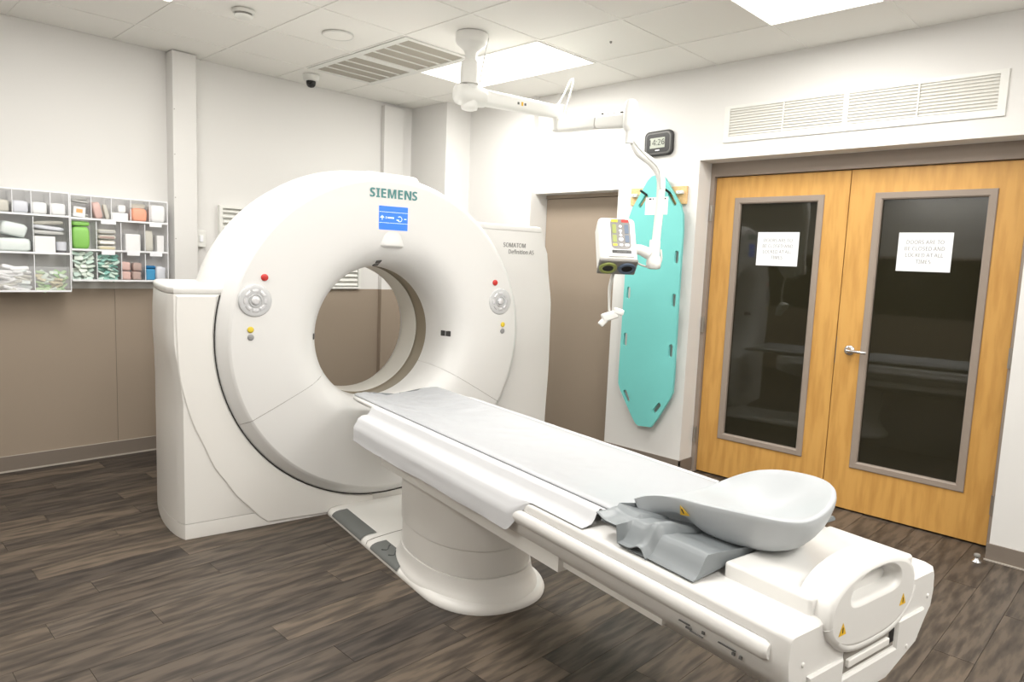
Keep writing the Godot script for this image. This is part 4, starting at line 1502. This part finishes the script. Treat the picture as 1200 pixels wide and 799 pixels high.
	var pp := part(head, "port_plate", rbox(Vector3(0.226, 0.022, 0.136), 0.010, 3), M.inj_grey, Vector3(0, -0.155, 0.002))
	for q in [[-0.055, "inj_olive"], [0.055, "inj_blue"]]:
		var ring := part(pp, "syringe_port", lathe([[0.052, 0.0], [0.052, -0.010], [0.046, -0.015], [0.034, -0.015], [0.031, -0.008]], 28, false, false), M[q[1]], Vector3(q[0], -0.006, 0))
		part(ring, "port_opening", lathe([[0.033, -0.0085], [0.028, -0.0075], [0.004, -0.0075]], 24), M.black)
	# bracket between head and drop arm
	part(t, "head_bracket", tube_mesh(PackedVector3Array([Vector3(3.44, 1.585, -2.40) - c, Vector3(3.47, 1.585, -2.36) - c, Vector3(3.505, 1.560, -2.31) - c]), [0.030, 0.030, 0.036], 16), M.inj_white)
	part(t, "bracket_ring", tube_mesh(PackedVector3Array([Vector3(3.450, 1.585, -2.386) - c, Vector3(3.456, 1.585, -2.378) - c]), 0.0325, 16), M.peg_black)
	var hang := []
	for p in [Vector3(3.46, 1.535, -2.40), Vector3(3.475, 1.50, -2.36), Vector3(3.52, 1.485, -2.30), Vector3(3.545, 1.52, -2.26), Vector3(3.54, 1.59, -2.262)]:
		hang.append(p - c)
	part(t, "cable", tube_mesh(smooth_path(hang, 6), 0.006, 8), M.cable_white)
	# hand switch hanging on two leads under the head
	for q in [0.0, 0.016]:
		var lead := []
		for p in [Vector3(3.372 + q, 1.46, -2.47), Vector3(3.366 + q, 1.36, -2.49), Vector3(3.372 + q * 0.5, 1.27, -2.49), Vector3(3.372, 1.215, -2.485)]:
			lead.append(p - c)
		part(t, "lead", tube_mesh(smooth_path(lead, 5), 0.0075 if q == 0.0 else 0.004, 8), M.cable_white)
	var hs := part(t, "hand_switch", rbox(Vector3(0.095, 0.050, 0.06), 0.010), M.inj_white, Vector3(3.378, 1.185, -2.485) - c, Basis(Vector3.UP, -0.8) * Basis(Vector3(0, 0, 1), 0.35))
	part(hs, "switch_wing", rbox(Vector3(0.060, 0.036, 0.065), 0.008), M.inj_white, Vector3(0.058, 0.010, 0), Basis(Vector3(0, 0, 1), -0.6))
	part(hs, "switch_tip", rbox(Vector3(0.055, 0.034, 0.055), 0.008), M.inj_white, Vector3(-0.048, -0.022, 0), Basis(Vector3(0, 0, 1), 0.5))

func beam_ring(p: Vector3, side: Vector3, up: Vector3, hx: float, hy: float, r: float) -> PackedVector3Array:
	var out := PackedVector3Array()
	for q in rrect(hx, hy, r, 0, 3):
		out.append(p + side * q.x + up * q.z)
	return out

# ------------------------------------------------------------------ spine board on its wall rack

func slot_hole(c: Vector2, half: Vector2, ang: float) -> PackedVector2Array:
	var out := PackedVector2Array()
	for p in rrect(half.x, half.y, half.x, 0, 3):
		out.append(c + Vector2(p.x, p.z).rotated(ang))
	return out

# joins a hole to the outline through a hair-thin slit
func with_hole(outer: PackedVector2Array, hole: PackedVector2Array) -> PackedVector2Array:
	if Geometry2D.is_polygon_clockwise(outer):
		outer.reverse()
	if not Geometry2D.is_polygon_clockwise(hole):
		hole.reverse()
	var bi := 0
	var bj := 0
	var best := 1e9
	for i in outer.size():
		for j in hole.size():
			var d := outer[i].distance_squared_to(hole[j])
			if d < best:
				best = d
				bi = i
				bj = j
	var out := PackedVector2Array()
	for i in bi + 1:
		out.append(outer[i])
	var dir := (hole[bj] - outer[bi]).normalized()
	var nrm := Vector2(dir.y, -dir.x) * 0.00006
	for j in hole.size():
		out.append(hole[(bj + j) % hole.size()])
	out.append(hole[bj] + nrm)
	out.append(outer[bi] + nrm)
	for i in range(bi + 1, outer.size()):
		out.append(outer[i])
	return out

func spine_board() -> void:
	var mid := -2.82
	# wooden rack on the wall
	var rk := thing("board_rack", "pale wooden rack block on the wall behind the teal board", "rack", Vector3(XW, 1.998, mid))
	rk.basis = FACE_ROOM
	part(rk, "block", rbox(Vector3(0.47, 0.125, 0.02), 0.003, 1), M.pine, Vector3(-0.02, 0, 0.0105))
	for s in [[-0.21, 0.008], [0.17, 0.018]]:
		var br := part(rk, "bracket", rbox(Vector3(0.055, 0.022, 0.03), 0.004, 1), M.white_metal, Vector3(s[0], s[1], 0.034))
		part(br, "bracket_screw", lathe([[0.004, 0], [0.004, 0.002]], 8), M.steel, Vector3(0, 0, 0.015), Basis(Vector3.RIGHT, PI / 2))
	for s in [[-0.088, 0.004, 0.07], [0.104, 0.012, 0.07]]:
		part(rk, "peg", tube_mesh(PackedVector3Array([Vector3(s[0], s[1], 0.02), Vector3(s[0], s[1] + 0.006, 0.075), Vector3(s[0] - 0.012, s[1] + 0.028, 0.125)]), 0.0085, 8), M.peg_black)
	# the board
	var b := thing("spine_board", "long teal plastic spine board hanging on the wall rack", "spine board", Vector3(XW, 0, mid))
	b.basis = FACE_ROOM
	var pts := [[-0.035, 0.308], [0.075, 0.318], [0.13, 0.40], [0.215, 0.55], [0.235, 0.60], [0.238, 0.72], [0.231, 1.30], [0.231, 1.75], [0.222, 1.86], [0.195, 1.93], [0.115, 2.04], [0.062, 2.115], [0.035, 2.137], [-0.01, 2.142], [-0.05, 2.135], [-0.085, 2.105], [-0.15, 2.00], [-0.205, 1.91], [-0.225, 1.85], [-0.231, 1.75], [-0.236, 1.2], [-0.240, 0.66], [-0.237, 0.60], [-0.215, 0.55], [-0.10, 0.37], [-0.06, 0.32]]
	var poly := PackedVector2Array()
	for i in pts.size():
		var p := Vector2(pts[i][0], pts[i][1])
		var q := Vector2(pts[(i + 1) % pts.size()][0], pts[(i + 1) % pts.size()][1])
		var steps := maxi(1, int(p.distance_to(q) / 0.06))
		for k in steps:
			poly.append(p.lerp(q, float(k) / steps))
	for s in [[0.195, 1.565, 0.016, 0.045, 0.0], [0.195, 1.26, 0.016, 0.047, 0.0], [-0.192, 1.29, 0.016, 0.045, 0.0], [-0.196, 0.94, 0.016, 0.050, 0.0], [0.198, 0.90, 0.016, 0.047, 0.0], [-0.155, 0.515, 0.016, 0.047, 0.5], [0.115, 0.47, 0.016, 0.047, -0.62], [-0.112, 1.962, 0.014, 0.054, -0.62], [0.130, 1.968, 0.014, 0.054, 0.60], [-0.195, 1.60, 0.016, 0.045, 0.0]]:
		poly = with_hole(poly, slot_hole(Vector2(s[0], s[1]), Vector2(s[2], s[3]), s[4]))
	part(b, "board", prism(poly, 0.044, 0.066, 0.0), M.teal_plastic)
	# instruction sheet stuck on the board
	var s2 := thing("instruction_sheet", "small white instruction sheet stuck on the teal board", "paper", Vector3(XW - 0.0672, 1.923, mid + 0.005))
	s2.basis = FACE_ROOM
	part(s2, "sheet", box_mesh(Vector3(-0.094, -0.062, -0.0008), Vector3(0.094, 0.062, 0.0008)), M.paper)
	var st := mb()
	for q in [[-0.055, 0.050, 0.020, 0.010], [-0.030, 0.050, 0.010, 0.008], [0.040, 0.050, 0.022, 0.010], [0.070, 0.050, 0.012, 0.010]]:
		box(st, Vector3(q[0] - q[2] / 2, q[1] - q[3] / 2, 0.0008), Vector3(q[0] + q[2] / 2, q[1] + q[3] / 2, 0.0012))
	part(s2, "printed_heading", done(st), M.print_dark)
	for k in 5:
		part(s2, "printed_line", box_mesh(Vector3(0.02, 0.030 - 0.014 * k, 0.0008), Vector3(0.075, 0.032 - 0.014 * k, 0.0012)), M.print_pale)
		part(s2, "printed_line", box_mesh(Vector3(-0.075, 0.028 - 0.014 * k, 0.0008), Vector3(-0.045 - 0.004 * k, 0.030 - 0.014 * k, 0.0012)), M.print_pale)

# ------------------------------------------------------------------ supply bins on the back wall

func rack(called: String, label: String, x0: float, x1: float, z1: float, rows: Array, tags: Array) -> void:
	var t := thing(called, label, "bin rack", Vector3(x0, rows[0][0], ZB))
	var o := Vector3(x0, rows[0][0], ZB)
	var th := 0.005
	var top: float = rows[rows.size() - 1][1]
	var bot: float = rows[0][0]
	part(t, "back_panel", box_mesh(Vector3(x0, bot, ZB + 0.001) - o, Vector3(x1, top, ZB + 0.004) - o), M.acrylic)
	for x in [x0, x1]:
		var sp := part(t, "side_panel", box_mesh(Vector3(x - th / 2, bot, ZB + 0.006) - o, Vector3(x + th / 2, top, z1) - o), M.acrylic)
		part(sp, "panel_edge", box_mesh(Vector3(x - th / 2, bot, z1) - o, Vector3(x + th / 2, top, z1 + 0.003) - o), M.acrylic_edge)
	var tp := part(t, "top_panel", box_mesh(Vector3(x0, top, ZB + 0.001) - o, Vector3(x1, top + th, z1) - o), M.acrylic)
	part(tp, "panel_edge", box_mesh(Vector3(x0, top - 0.003, z1) - o, Vector3(x1, top + th, z1 + 0.004) - o), M.acrylic_edge)
	for r in rows:
		part(t, "shelf", box_mesh(Vector3(x0, r[0] - th, ZB + 0.006) - o, Vector3(x1, r[0], z1 + 0.002) - o), M.acrylic)
		part(t, "shelf_lip", box_mesh(Vector3(x0, r[0] - th, z1 + 0.0021) - o, Vector3(x1, r[0] + 0.007, z1 + 0.006) - o), M.acrylic_edge)
		for x in r[2]:
			var dv := part(t, "divider", box_mesh(Vector3(x - 0.002, r[0], ZB + 0.006) - o, Vector3(x + 0.002, r[1] - th, z1 + 0.001) - o), M.acrylic)
			part(dv, "panel_edge", box_mesh(Vector3(x - 0.002, r[0] + 0.008, z1 + 0.001) - o, Vector3(x + 0.002, r[1] - th, z1 + 0.003) - o), M.acrylic_edge)
	for g in tags:
		part(t, "label_strip", box_mesh(Vector3(g[0], g[1], z1 + 0.0065) - o, Vector3(g[0] + g[2], g[1] + 0.022, z1 + 0.008) - o), M.paper)

# a soft packet: rounded box pushed about by noise
func soft(s: Vector3, amp: float, seed_: int, r := 0.3) -> ArrayMesh:
	var key := "soft %s %s %d" % [s, amp, seed_]
	if meshes.has(key):
		return meshes[key]
	var n := FastNoiseLite.new()
	n.seed = seed_
	n.frequency = 1.0
	n.fractal_octaves = 2
	var st := mb()
	var rings := []
	var rows := 8
	for i in rows + 1:
		var a := -PI / 2 + PI * i / rows
		var y := signf(sin(a)) * pow(absf(sin(a)), r * 1.6)
		var o := pow(absf(cos(a)), r)
		var ring := PackedVector3Array()
		for k in 20:
			var t := TAU * k / 20
			var p := Vector3(signf(cos(t)) * pow(absf(cos(t)), r) * o * s.x / 2, y * s.y / 2, signf(sin(t)) * pow(absf(sin(t)), r) * o * s.z / 2)
			var d := n.get_noise_3dv(p * 28.0) * amp
			ring.append(p + p.normalized() * d)
		rings.append(ring)
	loft(st, rings, true, true, true)
	meshes[key] = done(st)
	return meshes[key]

func tinted(called: String, c: Color, rough := 0.5) -> StandardMaterial3D:
	if not M.has(called):
		mat(called, c, rough)
	return M[called]

func pile(called: String, label: String, group: String, cols: Array, x0: float, x1: float, y0: float, y1: float, z0: float, z1: float, s: Vector3, nx: int, ny: int, tilt: float) -> void:
	for j in ny:
		for i in nx:
			var x := lerpf(x0 + s.x * 0.45, x1 - s.x * 0.45, (i + 0.5 * (j % 2) * 0.6 + 0.1) / maxf(nx - 0.5, 1.0)) + rng.randf_range(-0.006, 0.006)
			var y := lerpf(y0 + s.y * 0.75, y1 - s.y * 0.5, float(j) / maxf(ny - 1, 1)) + rng.randf_range(-0.003, 0.003)
			var z := rng.randf_range(z1 - 0.05, z1 - 0.02) if j < ny - 1 else rng.randf_range(z0 + 0.04, z1 - 0.03)
			var b := Basis(Vector3(0, 0, 1), rng.randf_range(-tilt, tilt)) * Basis(Vector3.UP, rng.randf_range(-0.5, 0.5)) * Basis(Vector3.RIGHT, rng.randf_range(0.2, 1.2))
			x = clampf(x, x0 + s.x * 0.5, x1 - s.x * 0.5)
			single(called, soft(s, 0.002, 3 + (i + j) % 3, 0.35), cols[(i * 3 + j * 5 + int(rng.randf() * 3)) % cols.size()], label, "packet", Vector3(x, y, z), b, group)

func bagged(called: String, label: String, category: String, m: Material, at: Vector3, s: Vector3, amp := 0.004, seed_ := 1, turn := 0.0) -> MeshInstance3D:
	return single(called, soft(s, amp, seed_, 0.35), m, label, category, at + Vector3(0, s.y / 2 + 0.001, 0), Basis(Vector3(0, 0, 1), turn))

func supplies() -> void:
	var zl := ZB + 0.175
	var zr := ZB + 0.13
	# left rack: three shelves
	rack("bin_rack", "large clear white bin rack whose middle shelf holds white bags", 0.615, 1.214, zl, [[1.178, 1.41, [0.815, 1.018]], [1.416, 1.645, [0.815, 1.018]], [1.652, 1.80, [0.715, 0.815, 0.915, 1.012, 1.113]]], [])
	rack("bin_rack", "clear white bin rack holding the green and orange packs", 1.232, 1.826, zr, [[1.246, 1.438, [1.378, 1.526, 1.676]], [1.446, 1.640, [1.378, 1.526, 1.676]], [1.648, 1.798, [1.351, 1.470, 1.589, 1.708]]], [[1.405, 1.622, 0.09], [1.705, 1.622, 0.08], [1.405, 1.419, 0.08], [1.56, 1.419, 0.08], [1.705, 1.419, 0.08]])
	var white := tinted("pack_white", Color(0.93, 0.93, 0.93))
	var bag := tinted("pack_bag", Color(0.88, 0.91, 0.90), 0.3)
	var cloud := tinted("pack_cloud", Color(0.84, 0.85, 0.88), 0.35)
	var grey := tinted("pack_grey", Color(0.74, 0.74, 0.73), 0.4)
	var pale := tinted("pack_pale", Color(0.80, 0.79, 0.75), 0.45)
	var mint := tinted("pack_mint", Color(0.80, 0.88, 0.84), 0.45)
	var mint2 := tinted("pack_mint_pale", Color(0.86, 0.90, 0.86), 0.45)
	var teal := tinted("pack_teal", Color(0.62, 0.79, 0.75), 0.45)
	var green := tinted("pack_green", Color(0.54, 0.77, 0.38), 0.4)
	var leaf_ := tinted("pack_leaf", Color(0.72, 0.82, 0.63), 0.45)
	var sand := tinted("pack_sand", Color(0.83, 0.79, 0.66), 0.45)
	var orange := tinted("pack_orange", Color(0.94, 0.66, 0.55), 0.45)
	var pink := tinted("pack_pink", Color(0.84, 0.71, 0.68), 0.45)
	var rose := tinted("pack_rose", Color(0.72, 0.63, 0.60), 0.5)
	var blue := tinted("pack_blue", Color(0.28, 0.60, 0.78), 0.35)
	var zc := ZB + 0.075
	# right rack, top row
	for k in 4:
		single("tube_packet", soft(Vector3(0.10, 0.013, 0.06), 0.002, 5 + k, 0.4), grey, "flat grey tubing packet stacked behind the orange-printed card", "packet", Vector3(1.292, 1.658 + 0.015 * k + (0.07 if k > 1 else 0.0), zc + 0.005), Basis(Vector3(0, 0, 1), rng.randf_range(-0.12, 0.12)), "grey tubing packets behind the card")
	var card := thing("printed_card", "white card with an orange print among grey packets", "card", Vector3(1.282, 1.652, zr - 0.016))
	part(card, "card", box_mesh(Vector3(-0.034, 0.008, 0), Vector3(0.034, 0.072, 0.004)), white, Vector3.ZERO, Basis(Vector3(0, 0, 1), -0.1))
	part(card, "print", box_mesh(Vector3(-0.018, 0.034, 0.004), Vector3(0.018, 0.058, 0.0048)), tinted("print_orange", Color(0.95, 0.68, 0.42)), Vector3.ZERO, Basis(Vector3(0, 0, 1), -0.1))
	bagged("soft_bag", "slumped pinkish clear bag between grey packets and white box", "bag", pink, Vector3(1.394, 1.652, zc), Vector3(0.050, 0.112, 0.07), 0.008, 4, 0.20)
	bagged("soft_bag", "narrow pale bag leaning on the pinkish bag", "bag", pale, Vector3(1.444, 1.652, zc + 0.025), Vector3(0.026, 0.100, 0.04), 0.005, 14, 0.20)
	single("white_box", rbox(Vector3(0.100, 0.055, 0.07), 0.003, 1), white, "low white carton beside the pinkish bag", "box", Vector3(1.530, 1.6765, zc))
	bagged("cotton_roll", "round white cotton roll on top of the low white carton", "roll", white, Vector3(1.545, 1.7045, zc), Vector3(0.052, 0.052, 0.05), 0.003, 6)
	bagged("orange_pack", "orange soft pack in the upper row of bins", "pack", orange, Vector3(1.650, 1.650, zc), Vector3(0.100, 0.092, 0.09), 0.004, 7)
	bagged("clear_bag", "clear bag top folded over the orange pack", "bag", pale, Vector3(1.650, 1.738, zc - 0.015), Vector3(0.095, 0.036, 0.06), 0.005, 8)
	bagged("cotton_pack", "big white cotton pack in the last upper bin", "pack", white, Vector3(1.768, 1.650, zc), Vector3(0.102, 0.125, 0.09), 0.003, 9)
	# right rack, middle row
	bagged("green_pack", "bright green pack filling its bin", "pack", green, Vector3(1.294, 1.4475, zc), Vector3(0.104, 0.150, 0.09), 0.003, 10)
	bagged("green_pack", "bright green pack laid across the top of another", "pack", green, Vector3(1.294, 1.599, zc), Vector3(0.106, 0.032, 0.08), 0.004, 11)
	for k in 4:
		var pk := thing("flat_package", ["lowest flat package of the stack, with a cream label", "flat package with a white label, second from the bottom of the stack", "flat package with a brownish label, third from the bottom", "topmost flat package of the stack, with a grey label"][k], "package", Vector3(1.447, 1.448 + 0.036 * k, zc), 0.0, "stack of flat clear packages")
		part(pk, "wrapper", soft(Vector3(0.112, 0.030, 0.08), 0.003, 20 + k, 0.35), pale, Vector3(0, 0.016, 0))
		part(pk, "package_label", box_mesh(Vector3(-0.045, 0.008, 0.0405), Vector3(0.042, 0.022, 0.042)), [sand, white, rose, grey][k])
	single("gauze_pack", rbox(Vector3(0.098, 0.118, 0.07), 0.008, 2), white, "square white gauze pack in its own bin", "pack", Vector3(1.607, 1.5065, zc))
	bagged("gauze_pack", "tall pale pack beside a white carton", "pack", pale, Vector3(1.716, 1.447, zc - 0.01), Vector3(0.055, 0.150, 0.06), 0.003, 12)
	single("white_carton", rbox(Vector3(0.048, 0.118, 0.06), 0.003, 1), white, "slim upright white carton in the last middle bin", "box", Vector3(1.787, 1.506, zc))
	# right rack, bottom row
	pile("mint_packet", "pale mint foil packet heaped in the bin beside the teal packets", "pale mint packets", [mint, mint2, mint, mint2], 1.238, 1.374, 1.248, 1.425, ZB + 0.01, zr, Vector3(0.052, 0.012, 0.034), 3, 7, 0.7)
	pile("teal_packet", "teal and white foil packet heaped in its bin", "teal packets", [teal, mint, teal, mint2, tinted("pack_deep_teal", Color(0.50, 0.70, 0.66))], 1.382, 1.522, 1.248, 1.412, ZB + 0.01, zr, Vector3(0.046, 0.010, 0.026), 4, 8, 0.6)
	for q in [[1.561, 1.249, pink, "pale pink bandage roll at the bottom of its bin"], [1.627, 1.249, rose, "brownish bandage roll at the bottom of its bin"], [1.559, 1.314, pink, "pale pink bandage roll resting on another pink roll"], [1.632, 1.310, rose, "brownish bandage roll resting on another brownish roll"]]:
		bagged("bandage_roll", q[3], "roll", q[2], Vector3(q[0], q[1], zc + 0.01), Vector3(0.058, 0.060, 0.06), 0.006, 15).set_meta("group", "bandage rolls")
	var bt := thing("blue_bottle", "blue plastic bottle in the last lower bin", "bottle", Vector3(1.720, 1.247, zc))
	part(bt, "body", rbox(Vector3(0.064, 0.082, 0.055), 0.012, 3), blue, Vector3(0, 0.042, 0))
	part(bt, "cap", rbox(Vector3(0.066, 0.022, 0.057), 0.008, 2), tinted("cap_blue", Color(0.10, 0.42, 0.62), 0.35), Vector3(0, 0.094, 0))
	bagged("clear_bag", "slumped white clear bag beside the blue bottle", "bag", cloud, Vector3(1.784, 1.247, zc), Vector3(0.066, 0.100, 0.08), 0.006, 16)
	# left rack, top row: hazy bins with a little in each
	for q in [[0.765, cloud, "pale lavender pack in a small upper bin, left of the beige pack"], [0.865, pale, "beige pack between two lavender packs in the small upper bins"], [0.963, cloud, "pale lavender pack between the beige and a white pack"], [1.062, white, "white pack between a lavender and another white pack"], [1.163, white, "white pack in the small upper bin beside the grey tubing packets"]]:
		bagged("soft_pack", q[2], "pack", q[1], Vector3(q[0], 1.654, zc + 0.02), Vector3(0.086, 0.080, 0.10), 0.004, 30).set_meta("group", "packs in the small upper bins")
	# left rack, middle row
	bagged("white_bag", "white plastic bag lying flat on the middle shelf", "bag", bag, Vector3(0.920, 1.418, zc + 0.02), Vector3(0.185, 0.085, 0.12), 0.006, 31)
	bagged("white_bag", "tilted white plastic bag on top of the flat bag", "bag", bag, Vector3(0.925, 1.514, zc + 0.02), Vector3(0.140, 0.085, 0.10), 0.005, 32, -0.20)
	single("white_box", rbox(Vector3(0.112, 0.105, 0.10), 0.003, 1), white, "square white carton under the grey tubing bundle", "box", Vector3(1.082, 1.470, zc + 0.035))
	for k in 3:
		single("tubing_bundle", soft(Vector3(0.17, 0.026, 0.06), 0.004, 40 + k, 0.4), [grey, cloud, pale][k], ["grey tubing bundle lying directly on the square white carton", "lavender tubing bundle between the grey and the beige bundle", "beige tubing bundle on top of the other two"][k], "tubing", Vector3(1.112, 1.546 + 0.031 * k, zc + 0.02), Basis(Vector3(0, 0, 1), [-0.04, -0.10, 0.07][k]), "grey tubing bundles")
	var cup := thing("clear_cup", "small clear cup with a dark base beside the white carton", "cup", Vector3(1.176, 1.417, zc + 0.05))
	part(cup, "base", lathe([[0.026, 0.0], [0.028, 0.004], [0.028, 0.020]], 20), tinted("cup_base", Color(0.42, 0.42, 0.43)))
	part(cup, "wall", lathe([[0.028, 0.020], [0.030, 0.075], [0.0285, 0.075], [0.0265, 0.022]], 20, false, false), cloud)
	# left rack, bottom row
	pile("white_tube", "white wrapped tube heaped in the wide lower bin", "white wrapped tubes", [white, bag, pale, white], 0.82, 1.014, 1.180, 1.325, ZB + 0.02, zl, Vector3(0.110, 0.016, 0.026), 3, 7, 0.35)
	pile("green_packet", "green and cream packet heaped in the wide lower bin", "green and cream packets", [leaf_, sand, leaf_, mint2, tinted("pack_lime", Color(0.62, 0.80, 0.52))], 1.022, 1.210, 1.180, 1.300, ZB + 0.02, zl, Vector3(0.050, 0.011, 0.024), 5, 6, 0.8)
	for q in [[0.817, 1.016, "clear flap in front of the white wrapped tubes"], [1.020, 1.211, "clear flap in front of the green and cream packets"]]:
		single("bin_flap", box_mesh(Vector3(q[0], 1.180, zl - 0.006), Vector3(q[1], 1.332, zl - 0.003)), M.clear, q[2], "flap", Vector3.ZERO, Basis.IDENTITY, "clear bin flaps")
